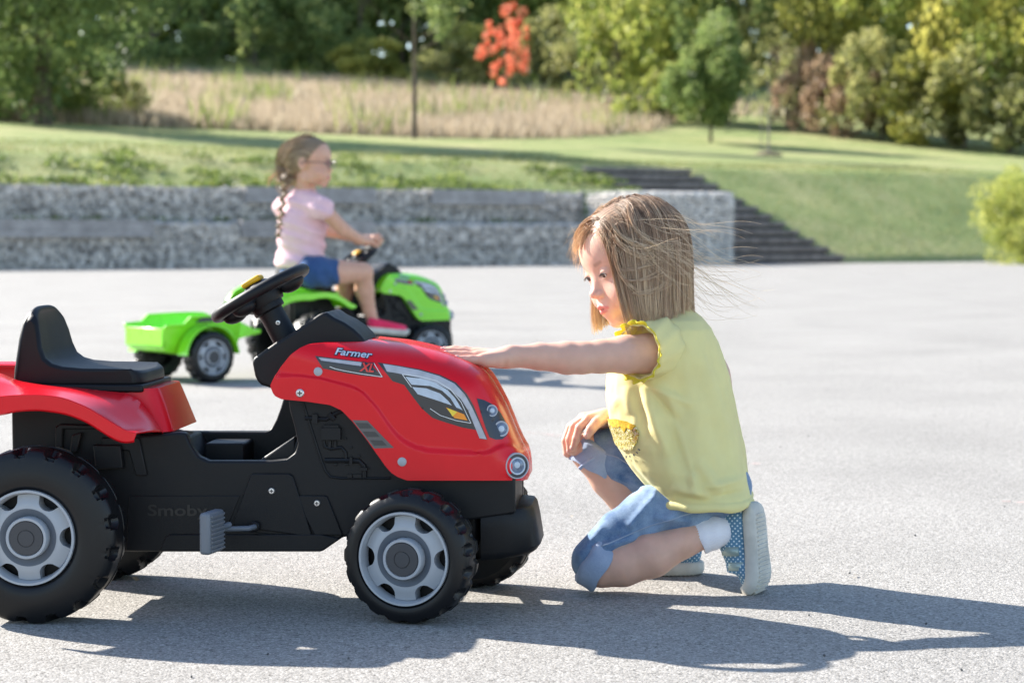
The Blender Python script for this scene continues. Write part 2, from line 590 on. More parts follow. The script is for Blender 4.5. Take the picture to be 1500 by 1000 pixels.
def gabion(label, t0, t1, w0, w1, z0, z1, faces, cat='stone wall', pale=False, group=None, beams=(), size=.062):
    X, Y = tw((t0 + t1) / 2, w0)
    root = empty('gabion_wall', (X, Y, z0), 0, label, cat, group)
    cs = []
    st = size * 1.25
    if 'front' in faces:
        for t in np.arange(t0 + .05, t1, st):
            for z in np.arange(z0 + .04, z1 - .02, st):
                x, y = tw(t + rng.uniform(-.03, .03), w0 + .05 + rng.uniform(-.02, .02)); cs.append((x - X, y - Y, z - z0 + rng.uniform(-.02, .02)))
    if 'top' in faces:
        for t in np.arange(t0 + .05, t1, st):
            for w in np.arange(w0 + .1, min(w1, w0 + 1.2), st):
                x, y = tw(t + rng.uniform(-.03, .03), w + rng.uniform(-.03, .03)); cs.append((x - X, y - Y, z1 - z0 - .05 + rng.uniform(-.015, .02)))
    for nm, tt, sg in (('left', t0, 1), ('right', t1, -1)):
        if nm in faces:
            for w in np.arange(w0 + .05, w1, st):
                for z in np.arange(z0 + .04, z1 - .02, st):
                    x, y = tw(tt + sg * (.05 + rng.uniform(-.02, .02)), w + rng.uniform(-.03, .03)); cs.append((x - X, y - Y, z - z0 + rng.uniform(-.02, .02)))
    v, f = stones(cs, size)
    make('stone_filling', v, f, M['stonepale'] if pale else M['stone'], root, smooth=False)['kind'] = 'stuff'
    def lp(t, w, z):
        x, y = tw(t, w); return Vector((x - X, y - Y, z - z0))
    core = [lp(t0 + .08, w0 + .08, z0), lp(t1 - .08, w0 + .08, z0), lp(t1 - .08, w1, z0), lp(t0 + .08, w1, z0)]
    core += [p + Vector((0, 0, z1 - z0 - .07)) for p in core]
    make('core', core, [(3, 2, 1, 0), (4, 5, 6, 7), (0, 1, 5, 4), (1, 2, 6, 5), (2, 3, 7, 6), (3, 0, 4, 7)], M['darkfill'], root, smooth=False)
    wi = MB()
    tt = t0
    while tt <= t1 + .01:
        wi.tube([lp(tt, w0 - .01, z0), lp(tt, w0 - .01, z1 + .01), lp(tt, w1, z1 + .01)], .006, 4)
        tt += 2.0 if t1 - t0 > 4 else (t1 - t0) / 2
    for z in (z0 + .03, (z0 + z1) / 2, z1 + .01):
        wi.tube([lp(t0, w0 - .012, z), lp(t1, w0 - .012, z)], .005, 4)
    if 'left' in faces: wi.tube([lp(t0, w0, z1), lp(t0, w1, z1)], .006, 4)
    wi.build('wire_cage', M['wire'], root)
    for a, b, dz in beams:
        nb = max(1, round((b - a) / 2.6))
        for k in range(nb):
            ta, tb = a + (b - a) * k / nb + .008, a + (b - a) * (k + 1) / nb - .008
            for q in range(2):
                za, zb = z1 - dz + q * dz / 2 + .006, z1 - dz + (q + 1) * dz / 2
                c = [lp(ta, w0 - .09, za), lp(tb, w0 - .09, za), lp(tb, w0 + .02, za), lp(ta, w0 + .02, za)]
                c += [Vector((p.x, p.y, zb - z0)) for p in c]
                make('plank', c, [(3, 2, 1, 0), (4, 5, 6, 7), (0, 1, 5, 4), (1, 2, 6, 5), (2, 3, 7, 6), (3, 0, 4, 7)], M['timber'], root, smooth=False)
        c = [lp(a, w0 - .09, z1 + .004), lp(b, w0 - .09, z1 + .004), lp(b, w0 + .34, z1 + .004), lp(a, w0 + .34, z1 + .004)]
        c += [p + Vector((0, 0, .045)) for p in c]
        make('seat_board', c, [(3, 2, 1, 0), (4, 5, 6, 7), (0, 1, 5, 4), (1, 2, 6, 5), (2, 3, 7, 6), (3, 0, 4, 7)], M['timber'], root, smooth=False)
    return root

L0 = t_of(-60, 1.0)
gabion('lower grey stone-filled wire wall along the far edge of the yard', L0, -2.55, 1.0, 2.0, -.05, .82, ('front', 'top'),
       group='terraced stone walls', beams=[(t_of(-50, 1.0), t_of(225, 1.0), .27), (t_of(352, 1.0), t_of(545, 1.0), .27)])
gabion('upper grey stone-filled wire wall set back below the weeds', L0 - 1.5, -2.3, 2.0, 2.7, .7, 1.46, ('front', 'top'),
       group='terraced stone walls', beams=[(t_of(358, 2.0), t_of(548, 2.0), .26), (t_of(630, 2.0), t_of(795, 2.0), .26)])
gabion('square grey gabion block beside the foot of the steps', -2.5, 0.0, 0.0, 1.75, -.05, 1.47, ('front', 'left', 'top', 'right'), cat='gabion block', size=.066, pale=True)

# ---- notice panel on the end block
nx, ny = at(985, 305, 41.05).x, 41.05
sg_ = empty('notice_board', (nx, ny, .62), math.atan2(.50, .86), 'small pale notice panel fixed to the gabion block behind the blond head', 'sign')
zt_, zb_ = at(985, 284, 41.05).z - .62, at(985, 336, 41.05).z - .62
M['panel'] = simple('pale_panel', (.72, .72, .70), .5, .4)
M['panelblue'] = simple('pale_blue_print', (.40, .55, .72), .5, .4)
MB().box((0, 0, (zt_ + zb_) / 2), (.36, .03, zt_ - zb_)).build('panel', M['panel'], sg_, smooth=False, bev=.006)
MB().box((.04, -.0175, zt_ - .26), (.16, .004, .22)).build('blue_print', M['panelblue'], sg_, smooth=False)
for sx_ in (-.15, .15): MB().box((sx_, .05, (zt_ + zb_) / 2), (.03, .07, .10)).build('bracket', M['wire'], sg_, smooth=False)

# ---- the steps
stair = empty('outdoor_steps', (*tw(1.6, .1), 0), 0, 'dark timber steps climbing the grass bank beside the gabion block', 'steps')
sx, sy = tw(1.6, .1)
def quadbox(name, ta, tb, wa, wb, za, zb, mat, ox, oy, parent):
    c = []
    for z in (za, zb):
        for t, w in ((ta, wa), (tb, wa), (tb, wb), (ta, wb)):
            x, y = tw(t, w); c.append((x - ox, y - oy, z))
    return make(name, c, [(3, 2, 1, 0), (4, 5, 6, 7), (0, 1, 5, 4), (1, 2, 6, 5), (2, 3, 7, 6), (3, 0, 4, 7)], mat, parent, smooth=False)
for i in range(12):
    wa = .1 + i * .465; z = .178 * (i + 1)
    j = rng.uniform(-.03, .03)
    bevel(quadbox('sleeper', .03, 3.14 + j, wa, wa + .13, z - .105, z, M['sleeper'], sx, sy, stair), .012, 1)
    quadbox('tread', .06, 3.10, wa + .05, wa + .56, z - .24, z - .11, M['tread'], sx, sy, stair)

# ---- leaf clouds
def leaf_mesh(name, centers, size, mat, parent, flat=0.0, aspect=.6, tone_by=None):
    n = len(centers)
    c = np.asarray(centers, float)
    nrm = rng.normal(size=(n, 3)); nrm[:, 2] += flat
    nrm /= np.linalg.norm(nrm, axis=1)[:, None]
    a = rng.normal(size=(n, 3)); a -= nrm * (a * nrm).sum(1)[:, None]; a /= np.linalg.norm(a, axis=1)[:, None]
    b = np.cross(nrm, a)
    s = (size * rng.uniform(.6, 1.4, n))[:, None]
    v = np.stack([c - a * s * .5, c + b * s * .5 * aspect + a * s * .05, c + a * s * .5, c - b * s * .5 * aspect + a * s * .05], 1).reshape(-1, 3)
    f = np.arange(n * 4).reshape(-1, 4)
    o = make(name, v, f, mat, parent, smooth=False)
    tone = np.repeat(np.clip(rng.normal(.45, .22, n) + (tone_by if tone_by is not None else 0), 0, 1), 4)
    add_attr(o, 'tone', tone)
    return o

def crown_points(nleaf, nclump, rx, rz, z0, spread=.32, low=-1.0, shape='round'):
    """leaf positions in uneven clumps through an egg-shaped volume whose base is at z0"""
    cl = []
    while len(cl) < nclump:
        p = rng.uniform(-1, 1, 3)
        r = np.linalg.norm(p)
        if r > 1 or r < .35: continue
        if shape == 'cone': p[:2] *= (1.0 - .45 * (p[2] + 1) / 2) * 1.1
        cl.append(p)
    cl = np.array(cl)
    cr = rng.uniform(.5, 1.25, nclump) * spread
    k = rng.integers(0, nclump, nleaf)
    d = rng.normal(size=(nleaf, 3)); d /= np.linalg.norm(d, axis=1)[:, None]
    rad = rng.uniform(.35, 1, nleaf) ** .6
    p = cl[k] + d * (rad * cr[k])[:, None]
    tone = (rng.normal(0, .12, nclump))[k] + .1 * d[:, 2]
    return np.stack([p[:, 0] * rx, p[:, 1] * rx, z0 + rz + p[:, 2] * rz], -1), tone, cl

def trunk_mesh(parent, h, r, crownz, rx, mat, lean=(0, 0), nl=9):
    mb = MB()
    pts = []; rs = []
    for i in range(7):
        k = i / 6
        pts.append((lean[0] * k * h + .05 * r * math.sin(i * 2.1), lean[1] * k * h, h * k - .1)); rs.append(r * (1.15 if i == 0 else 1) * (1 - .75 * k))
    mb.tube(pts, rs, 8)
    for i in range(nl):
        k = crownz / h + (1 - crownz / h) * rng.uniform(-.05, .7)
        k = min(.92, max(.12, k))
        a = rng.uniform(0, 6.28); L = rx * rng.uniform(.5, .95)
        b = Vector((lean[0] * k * h, lean[1] * k * h, h * k - .1))
        e = b + Vector((math.cos(a) * L, math.sin(a) * L, L * rng.uniform(.3, .9)))
        md = (b + e) / 2 + Vector((0, 0, -.08 * L))
        mb.tube([b, md, e], [r * .4 * (1 - .5 * k), r * .22, r * .06], 5)
    return mb.build('trunk', mat, parent)

def tree(px, Y, h, cw, leafmat, label, name='deciduous_tree', base=.25, nleaf=3500, size=.22, barkmat='bark', cat='tree', group=None, r=None, shape='round', nclump=26, spread=.34, yaw=None):
    X = (px - 750) / FPX * Y
    z = height(X, Y)
    root = empty(name, (X, Y, z), rng.uniform(0, 6.28) if yaw is None else yaw, label, cat, group)
    z0 = h * base
    P, tone, _ = crown_points(nleaf, nclump, cw / 2, (h - z0) / 2, z0, spread, shape=shape)
    leaf_mesh('crown', P, size, M[leafmat], root, tone_by=tone)
    trunk_mesh(root, h * .86, r or max(.03, h * .018), z0, cw / 2, M[barkmat])
    return root

PROTO = {}
def forest(kind, px, Y, h, cw, leafmat, label, name, cat, group, base):
    """woodland trees: crowns of a few shapes shared between the copies"""
    X = (px - 750) / FPX * Y
    z = height(X, Y) - .1
    key = (kind, leafmat)
    if key not in PROTO:
        nl = 5200 if kind == 'tree' else 3400
        root = empty(name, (X, Y, z), 0, label, cat, group)
        P, tone, _ = crown_points(nl, 30 if kind == 'tree' else 22, .5, (1 - base) / 2, base, .36)
        leaf_mesh('crown', P, .034 if kind == 'tree' else .05, M[leafmat], root, tone_by=tone, aspect=.75)
        trunk_mesh(root, .85, .018, base, .5, M['bark'], nl=7)
        PROTO[key] = root
        o = root
    else:
        o = copy_tree(PROTO[key])
        o.name = name
        o['label'] = label; o['category'] = cat; o['group'] = group
        o.location = (X, Y, z)
    o.rotation_euler = (0, 0, rng.uniform(0, 6.28))
    o.scale = (cw, cw, h)
    return o

G1 = 'woodland trees behind the meadow'
G2 = 'shrubs at the foot of the woodland'
G3 = 'trees and tall bushes along the right edge of the lawn'
# px, Y, height, crown width, leaf, label
for a in [
    (-70, 112, 17, 10, 'leaf_dark', 'dark green woodland tree at the far left edge behind the big shady tree'),
    (95, 116, 19, 10, 'leaf_dark', 'dark green woodland tree directly behind the big shady tree'),
    (225, 112, 16, 8.5, 'leaf_mid', 'green woodland tree just right of the big shady tree'),
    (300, 120, 19, 9, 'leaf_mid', 'mid green woodland tree over the left end of the straw meadow'),
    (375, 114, 17, 8, 'leaf_dark', 'dark woodland tree above the blond head of the girl in pink, left one'),
    (455, 118, 18, 9, 'leaf_mid', 'mid green woodland tree straight above the girl in pink'),
    (530, 112, 16, 8, 'leaf_mid', 'light green woodland tree left of the slim trunk'),
    (590, 118, 18, 8, 'leaf_mid', 'green woodland tree rising behind the slim young tree'),
    (655, 112, 16, 8, 'leaf_mid', 'green woodland tree between the slim trunk and the red tree'),
    (715, 120, 18, 9, 'leaf_yellow', 'yellow-green woodland tree rising behind the red tree'),
    (800, 112, 15, 8, 'leaf_lime', 'lime green woodland tree right of the red tree'),
    (850, 118, 18, 7, 'leaf_dark', 'dark woodland tree in the gap right of the lime green one'),
]:
    forest('tree', a[0], a[1], a[2], a[3], a[4], a[5], 'woodland_tree', 'tree', G1, .12)
for a in [
    (255, 104, 3.2, 5, 'leaf_dark', 'dark low shrub at the left end of the straw meadow back edge'),
    (420, 104, 4.6, 5.5, 'leaf_mid', 'rounded green shrub behind the meadow above the girl in pink'),
    (480, 103, 3.6, 4.5, 'leaf_mid', 'low green shrub behind the meadow, nearer the slim trunk'),
    (555, 101, 2.6, 4.4, 'leaf_yellow', 'yellowish low shrub left of the slim trunk'),
    (655, 99, 2.5, 4.2, 'leaf_olive', 'low olive shrub between slim trunk and red tree'),
    (700, 101, 3.6, 4.0, 'leaf_yellow', 'yellowish shrub at the foot of the red tree'),
    (815, 97, 4.2, 4.2, 'leaf_olive', 'olive brown shrub right of the red tree'),
    (860, 94, 4.0, 3.6, 'leaf_olive', 'olive shrub under the dark woodland gap'),
]:
    forest('shrub', a[0], a[1], a[2], a[3], a[4], a[5], 'shrub', 'shrub', G2, .0)
for a in [
    (905, 84, 8.5, 4.6, 'leaf_lime', 'bright lime tree at the left end of the right-hand thicket'),
    (985, 82, 8.5, 4.8, 'leaf_lime', 'tall lime green tree behind the small round tree'),
    (1065, 80, 8.0, 4.8, 'leaf_mid', 'green tree behind the staked sapling'),
    (1150, 80, 8.6, 4.6, 'leaf_olive', 'olive brown tree right of the staked sapling'),
    (1225, 78, 8.5, 4.6, 'leaf_yellow', 'yellow-green tree above the dark gap in the thicket'),
    (1310, 76, 8.5, 4.8, 'leaf_lime', 'lime tree in the middle of the right-hand thicket'),
    (1395, 74, 8.5, 4.8, 'leaf_yellow', 'yellowing tree above the two long shadows on the lawn'),
    (1480, 72, 8.5, 4.8, 'leaf_lime', 'lime tree at the right edge of the picture'),
    (1570, 70, 8.5, 5.0, 'leaf_yellow', 'yellowing tree cut by the right edge of the picture'),
]:
    forest('tree', a[0], a[1], a[2], a[3], a[4], a[5], 'thicket_tree', 'tree', G3, .02)
for a in [
    (950, 79, 2.6, 3.2, 'leaf_lime', 'low lime bush left of the small round tree'),
    (1010, 80, 2.2, 3.0, 'leaf_olive', 'olive bush half behind the small round tree'),
    (1180, 77, 3.6, 3.0, 'leaf_russet', 'russet bush right of the staked sapling'),
    (1235, 75, 3.0, 2.8, 'leaf_russet', 'low reddish bush in the dark gap of the thicket'),
    (1290, 74, 4.0, 3.8, 'leaf_olive', 'olive bush at the foot of the middle lime tree'),
    (1350, 72.5, 3.4, 3.6, 'leaf_yellow', 'yellowish bush bordering the lawn under the yellowing tree'),
    (1410, 71.5, 3.6, 3.8, 'leaf_olive', 'olive bush bordering the lawn near the right edge'),
    (1475, 70, 3.2, 3.8, 'leaf_olive', 'dull green bush bordering the lawn at the right edge'),
]:
    forest('shrub', a[0], a[1], a[2], a[3], a[4], a[5], 'bush', 'bush', G3, .0)

for a in [
    (-30, 60, 3.4, 4.2, 'leaf_mid', 'green bush at the left edge under the big shady tree'),
    (45, 61, 2.6, 3.4, 'leaf_lime', 'yellow-green bush around the trunk of the big shady tree'),
    (118, 61.5, 2.4, 3.0, 'leaf_mid', 'green bush right of the trunk of the big shady tree'),
    (165, 62.5, 1.6, 2.2, 'leaf_olive', 'low olive bush where the straw meadow begins at the left'),
]:
    forest('shrub', a[0], a[1], a[2], a[3], a[4], a[5], 'bush', 'bush', 'bushes under the big shady tree', .0)
# far mass of woodland that closes the view behind the rows
P = []
for X in np.arange(-75, 75, .36):
    Y = 132 + 4 * math.sin(X * .21) - .45 * max(0, X)
    zz = height(X, Y)
    for z in np.arange(0, 26 + 3 * math.sin(X * .37) + 2 * math.sin(X * 1.3), .42):
        P.append((X + rng.normal(0, .5), Y + rng.normal(0, 1.6), zz + z))
tag(leaf_mesh('woodland', P, 1.7, M['leaf_mid'], None, aspect=.8), kind='stuff')

# big shady tree on the left
tr = tree(66, 57, 9.5, 7.6, 'leaf_dark', 'large dark shady tree with hanging branches at the left', base=.10, nleaf=30000, size=.19, r=.26, nclump=90, spread=.27)
# slim young tree
tr = tree(608, 62, 8.4, 3.9, 'leaf_mid', 'slim young tree with a bare straight trunk at the edge of the lawn', name='slim_tree', base=.34, nleaf=6500, size=.13, r=.085, nclump=34, spread=.26)
# small round tree and sapling
tr = tree(1040, 69, 3.95, 3.0, 'leaf_mid', 'small round green tree standing alone on the lawn', name='round_tree', base=.17, nleaf=12000, size=.15, r=.06, nclump=44, spread=.36)
tr = tree(1124, 60, 3.7, 1.9, 'leaf_olive', 'thin staked sapling with sparse leaves on the lawn', name='sapling', base=.30, nleaf=900, size=.08, r=.03, barkmat='graybark', nclump=14, spread=.3)
st = MB()
for dx in (-.16, .2): st.tube([(dx, .1, -.1), (dx + .02, .1, 1.5)], .018, 6)
st.build('stake', M['graybark'], tr)
mu = MB().lathe([(.46, -.08), (.40, .05), (.2, .11), (0.01, .12)], 18, (0, 0, 0), cap0=False)
mu.build('mulch_ring', M['bark'], tr)
# red tree
tr = tree(740, 92, 4.5, 2.8, 'leaf_red', 'small tree with bright orange-red autumn leaves', name='autumn_tree', base=.16, nleaf=2600, size=.13, r=.05, nclump=60, spread=.15)
# bush at right edge on the yard border
tr = tree(1512, 40.5, 2.0, 2.4, 'leaf_lime', 'bright yellow-green bush at the right edge of the yard', name='bush', base=-.08, nleaf=26000, size=.055, r=.02, cat='bush', nclump=110, spread=.25)

# ---- meadow of tall dry grass
def blades(pts, hh, wd, mat, name, lean=.25, parent=None):
    n = len(pts)
    p = np.asarray(pts)
    a = rng.uniform(0, 6.28, n); d = np.stack([np.cos(a), np.sin(a), np.zeros(n)], -1)
    h = (hh * rng.uniform(.5, 1.25, n))[:, None]
    tip = p + np.stack([rng.normal(0, lean, n), rng.normal(0, lean, n), np.ones(n)], -1) * h
    w = (wd * rng.uniform(.6, 1.4, n))[:, None]
    v = np.stack([p - d * w * .5, p + d * w * .5, tip], 1).reshape(-1, 3)
    o = make(name, v, np.arange(3 * n).reshape(-1, 3), mat, parent, smooth=False)
    add_attr(o, 'tone', np.repeat(np.clip(rng.normal(.5, .22, n), 0, 1), 3))
    return tag(o, kind='stuff')

def meadow_edge(X):
    px = 750 + FPX * X / 66
    return interp(px, [(-400, 56), (0, 58), (300, 60.5), (600, 63), (850, 67.5), (1000, 74), (1080, 84)])
P = []
while len(P) < 90000:
    Y = 60 + 42 * rng.uniform() ** 1.5
    X = rng.uniform(-.34, .155) * Y
    if Y < meadow_edge(X) + abs(rng.normal(0, 1.1)) * (1 if X / Y < .05 else 3): continue
    if X / Y > .06 and rng.uniform() < (X / Y - .06) / .085: continue
    P.append((X, Y, height(X, Y)))
blades(P, .52, .06, M['straw'], 'meadow_grass')
Pw = [p for p in P if mnoise.noise(Vector((p[0] * .35, p[1] * .2, 4))) > .22][::9]
blades(Pw, 1.15, .08, M['herb'], 'meadow_weeds', .3)
# thin pale tufts over the lawn bank, and weeds above the wall
P = []
while len(P) < 26000:
    t = rng.uniform(-24, 14); w = rng.uniform(.25, 9) if t > 3.2 else rng.uniform(2.75, 12)
    X, Y = tw(t, w)
    P.append((X, Y, height(X, Y)))
blades(P, .07, .02, M['tuft'], 'lawn_grass', .5)
P = []; T = []
for k in range(300):
    t = rng.uniform(-26, -.4); w = 2.75 + 3.4 * rng.uniform() ** 1.15
    if mnoise.noise(Vector((t * .55, w * .9, 1.7))) < -.08: continue
    if rng.uniform() < .3: w = 2.75 + rng.uniform(0, .3)
    X, Y = tw(t, w); z = height(X, Y)
    hh = rng.uniform(.08, .26); rr = rng.uniform(.18, .5); b = rng.normal(0, .18)
    for q in range(int(60 * rr / .3)):
        a = rng.uniform(0, 6.28); r_ = rr * math.sqrt(rng.uniform())
        P.append((X + r_ * math.cos(a), Y + r_ * math.sin(a), z + hh * rng.uniform(.1, 1) * (1 - .6 * (r_ / rr) ** 2))); T.append(b)
tag(leaf_mesh('weeds', P, .085, M['herb'], None, flat=.6, tone_by=np.array(T)), kind='stuff')
# small weeds on the lower terrace
P = []
for k in range(60):
    t = rng.uniform(-22, -3.2); X, Y = tw(t, rng.uniform(1.6, 1.95))
    for q in range(14): P.append((X + rng.normal(0, .09), Y + rng.normal(0, .05), .84 + rng.uniform(0, .09)))
tag(leaf_mesh('terrace_weeds', P, .06, M['herb'], None, flat=.5), kind='stuff')

# loose grit and bits of leaf on the yard
cs = []
for k in range(170):
    Y = rng.uniform(2.6, 16) if k < 120 else rng.uniform(16, 38); X = rng.uniform(-.30, .30) * Y
    cs.append((X, Y, .0015))
v_, f_ = stones(cs, .0022)
make('grit', v_, f_, M['darkfill'], None, smooth=False)['kind'] = 'stuff'
P = [(rng.uniform(-.3, .3) * Y, Y, .004) for Y in rng.uniform(2.7, 30, 130)]
tag(leaf_mesh('fallen_leaf_bits', P, .011, M['straw'], None, flat=3.0), kind='stuff')
# faint chalk dashes on the asphalt
cm, cnt_, cbs = new_mat('pink_chalk')
cbs.inputs['Base Color'].default_value = (.62, .36, .32, 1); cbs.inputs['Roughness'].default_value = .95
tcn = N(cnt_, 'ShaderNodeTexCoord'); nn = N(cnt_, 'ShaderNodeTexNoise', Scale=60.0, Detail=5.0); cnt_.links.new(tcn.outputs['Object'], nn.inputs['Vector'])
rr_ = ramp(cnt_, nn.outputs['Fac'], [(.46, 0.0), (.66, .75)])
cnt_.links.new(rr_.outputs[0], cbs.inputs['Alpha'])
for a, b, lab in (((236, 558), (402, 574), 'faint pink chalk line behind the red tractor seat'), ((768, 634), (832, 641), 'short faint pink chalk dash left of the kneeling girl'),
             ((1088, 679), (1112, 681), 'tiny pink chalk dash right of the kneeling girl'), ((1468, 736), (1510, 738), 'pink chalk dash at the right edge of the asphalt')):
    p, q = ground(*a), ground(*b)
    d = (q - p).normalized(); n = Vector((-d.y, d.x, 0)) * .012
    m = (p + q) / 2
    pts = []
    for k in range(9):
        c = p.lerp(q, k / 8) + n * rng.uniform(-.3, .3)
        pts += [c - n * .6, c + n * .6]
    pts = [(v_.x - m.x, v_.y - m.y, .004) for v_ in pts]
    o = make('chalk_line', pts, [(2 * k, 2 * k + 2, 2 * k + 3, 2 * k + 1) for k in range(8)], cm, None, smooth=False)
    o.location = (m.x, m.y, 0)
    tag(o, lab, 'chalk mark', 'pink chalk marks')
# =================================================================== THE PEDAL TRACTORS
YAW = R(-4.1)
TO = Vector((-0.717, 3.228, 0))                    # ground point under the rear axle of the red tractor
EX = Vector((math.cos(YAW), math.sin(YAW), 0)); EY = Vector((-math.sin(YAW), math.cos(YAW), 0))
def tl(px, py, yl):
    """tractor coordinates (x forward, z up) of the point seen at (px, py) on the plane y = yl (y < 0 is the side we see)"""
    d = ray(px, py)
    t = (yl - (CAM - TO).dot(EY)) / d.dot(EY)
    p = CAM + d * t - TO
    return (p.dot(EX), p.z)
def tlp(px, py, yl):
    x, z = tl(px, py, yl); return Vector((x, yl, z))

def plastic(name, col, rough, coat=0.0, bump=.15, var=.02):
    return simple(name, col, rough, .5, coat=coat, var=var, bump=bump, bscale=900)
M['black'] = simple('black_plastic', (.0065, .0065, .0078), .46, .28, var=.02, bump=.3, bscale=900)
M['tyre'] = simple('black_tyre_plastic', (.006, .006, .0072), .38, .34, var=.02, bump=.2, bscale=900)
M['emboss'] = simple('embossed_black', (.011, .011, .012), .35, .4)
M['darkhub'] = plastic('dark_grey_plastic', (.045, .045, .05), .5)
M['grey'] = plastic('light_grey_plastic', (.36, .375, .40), .38)
M['greydish'] = plastic('mid_grey_plastic', (.13, .145, .17), .38)
M['greypedal'] = plastic('pedal_grey_plastic', (.16, .17, .19), .5)
M['red'] = simple('red_plastic', (.70, .005, .014), .24, .32, coat=.05, var=.015, bump=.03, bscale=900)
M['green'] = plastic('green_plastic', (.22, .72, .015), .28, coat=.4, bump=.03)
M['yellow'] = plastic('yellow_plastic', (.85, .45, .01), .35)
M['steel'] = simple('screw_steel', (.6, .6, .62), .3, .5, metal=.9)
M['dec_dark'] = simple('sticker_charcoal', (.045, .043, .045), .3, .5, var=.03)
M['dec_navy'] = simple('sticker_navy', (.015, .02, .035), .3, .5, var=.03)
M['dec_grey'] = simple('sticker_silver', (.42, .42, .46), .3, .5, var=.08, vscale=60)
M['dec_white'] = simple('sticker_white', (.48, .54, .62), .3, .5, var=.06, vscale=80)
M['dec_glass'] = simple('sticker_glass_blue', (.15, .19, .27), .15, .6, var=.3, vscale=150)
M['dec_line'] = simple('sticker_line', (.75, .75, .75), .3, .5)
M['dec_orange'] = simple('sticker_orange', (.85, .28, .02), .3, .5)
M['dec_yellow'] = simple('sticker_yellow', (.85, .62, .05), .3, .5)
M['dec_red'] = simple('sticker_red', (.75, .05, .03), .3, .5)
M['dec_mid'] = simple('sticker_mid_grey', (.11, .10, .10), .3, .5)

# ---- hood surface: half width as a function over the side view
W0 = .118
HTOP = [(396, 563.5), (399, 557), (403, 550), (412, 536), (426, 519), (438, 510), (450, 504.5), (475, 502), (505, 501.5), (535, 500), (541, 496.5), (560, 496), (589, 499), (615, 504), (640, 510.5), (660, 517), (674, 523), (692, 530), (708, 539), (718, 549), (726, 561), (735, 577), (743, 592), (751, 611), (759, 631), (766, 646), (773, 658), (776, 668), (777.5, 680), (778, 690)]
HBOT = [(396, 566), (398.6, 574), (403, 580), (412, 584.5), (449.6, 588), (483.5, 593), (500.5, 601), (517, 618), (538, 645), (565, 683), (573, 692), (582, 698), (596, 703.5), (650, 703.5), (700, 703.5), (766, 703.5), (773, 702), (778, 691)]
SIL = [(380, 452), (430, 470), (480, 484), (520, 490), (541, 494)] + [p for p in HTOP if p[0] > 550] + [(778, 697), (775, 706)]
CREASE = [(396, 549), (440, 550), (470, 554), (497, 561), (518, 567), (531, 574), (552, 597), (572, 626), (584, 640), (596, 648.5), (610, 655), (626, 659), (660, 661), (708, 663.5), (718, 661), (728, 655.5), (738, 652), (752, 651.5), (778, 662)]
SILl = np.array([tl(p[0], p[1], 0) for p in SIL])
def dist_poly(x, z, poly):
    P = np.array([x, z]); a = poly[:-1]; b = poly[1:]
    ab = b - a; t = np.clip(((P - a) * ab).sum(1) / (ab * ab).sum(1), 0, 1)
    return float(np.min(np.linalg.norm(P - (a + ab * t[:, None]), axis=1)))
def sstep(a, b, x):
    t = min(1, max(0, (x - a) / (b - a))); return t * t * (3 - 2 * t)
def hoodW(px, py):
    x, z = tl(px, py, -.09)
    # distance measured on the plane where the surface roughly is
    d = dist_poly(*tl(px, py, 0), SILl)
    Rr = .062
    u = min(1, d / Rr)
    w = W0 * (1 - (1 - u) ** 2.5) ** (1 / 2.5)
    # slow narrowing towards the nose and at the rear lip
    w -= .012 * sstep(640, 778, px)
    dy = py - interp(px, CREASE)
    w += .0045 * sstep(-2.0, 2.0, dy) * sstep(0, .3, u)
    w -= .006 * (1 - sstep(396, 410, px)) * sstep(540, 560, py)
    w += .004 * (1 - sstep(0, 22, math.hypot(px - 757, (py - 682) * .9)))
    return max(w, 0)
def hoodP(px, py, eps=0.0):
    w = hoodW(px, py)
    x, z = tl(px, py, -w)
    return Vector((x, -w - eps, z))
def hoodN(px, py):
    a = hoodP(px + 3, py) - hoodP(px - 3, py); b = hoodP(px, py - 3) - hoodP(px, py + 3)
    n = a.cross(b).normalized()
    return n if n.y < 0 else -n

def build_hood(parent, mat):
    cols = list(np.linspace(396.2, 600, 62)) + list(np.linspace(603, 700, 34))[0:] 
    k = np.linspace(0, 1, 60)[1:]
    cols += list(700 + 78 * (1 - (1 - k) ** 1.8))
    rows = 84
    V = []; F = []
    for px in cols:
        yt, yb = interp(px, HTOP), interp(px, HBOT)
        for j in range(rows + 1):
            t = (j / rows) ** 1.7
            py = yt + (yb - yt) * t
            if j == 0 and px > 541:
                x, z = tl(px, py, 0); V.append((x, 0, z))
            else:
                V.append(hoodP(px, py))
    n = rows + 1
    nc = len(cols)
    for i in range(nc - 1):
        for j in range(rows):
            F.append((i * n + j, (i + 1) * n + j, (i + 1) * n + j + 1, i * n + j + 1))
    nv = len(V)
    V2 = [(v[0], -v[1], v[2]) for v in V]
    F2 = [tuple(reversed([q + nv for q in f])) for f in F]
    # front closing strip between the two sides along the last column and the flat part of the nose below
    F3 = []
    for j in range(rows):
        a = (nc - 1) * n
        F3.append((a + j, a + nv + j, a + nv + j + 1, a + j + 1))
    # bottom lid and rear underside lip
    for i in range(nc - 1):
        F3.append((i * n + rows, (i + 1) * n + rows, (i + 1) * n + rows + nv, i * n + rows + nv))
    # top of the rear part between the sides (under the dashboard)
    for i in range(nc - 1):
        if cols[i + 1] <= 545:
            F3.append((i * n, i * n + nv, (i + 1) * n + nv, (i + 1) * n))
    o = make('hood', V + V2, F + F2 + F3, mat, parent, angle=50)
    bm = bmesh.new(); bm.from_mesh(o.data)
    bmesh.ops.remove_doubles(bm, verts=bm.verts, dist=.0003)
    bmesh.ops.recalc_face_normals(bm, faces=bm.faces)
    bm.to_mesh(o.data); bm.free()
    finish_mesh(o.data, True, 50)
    return o

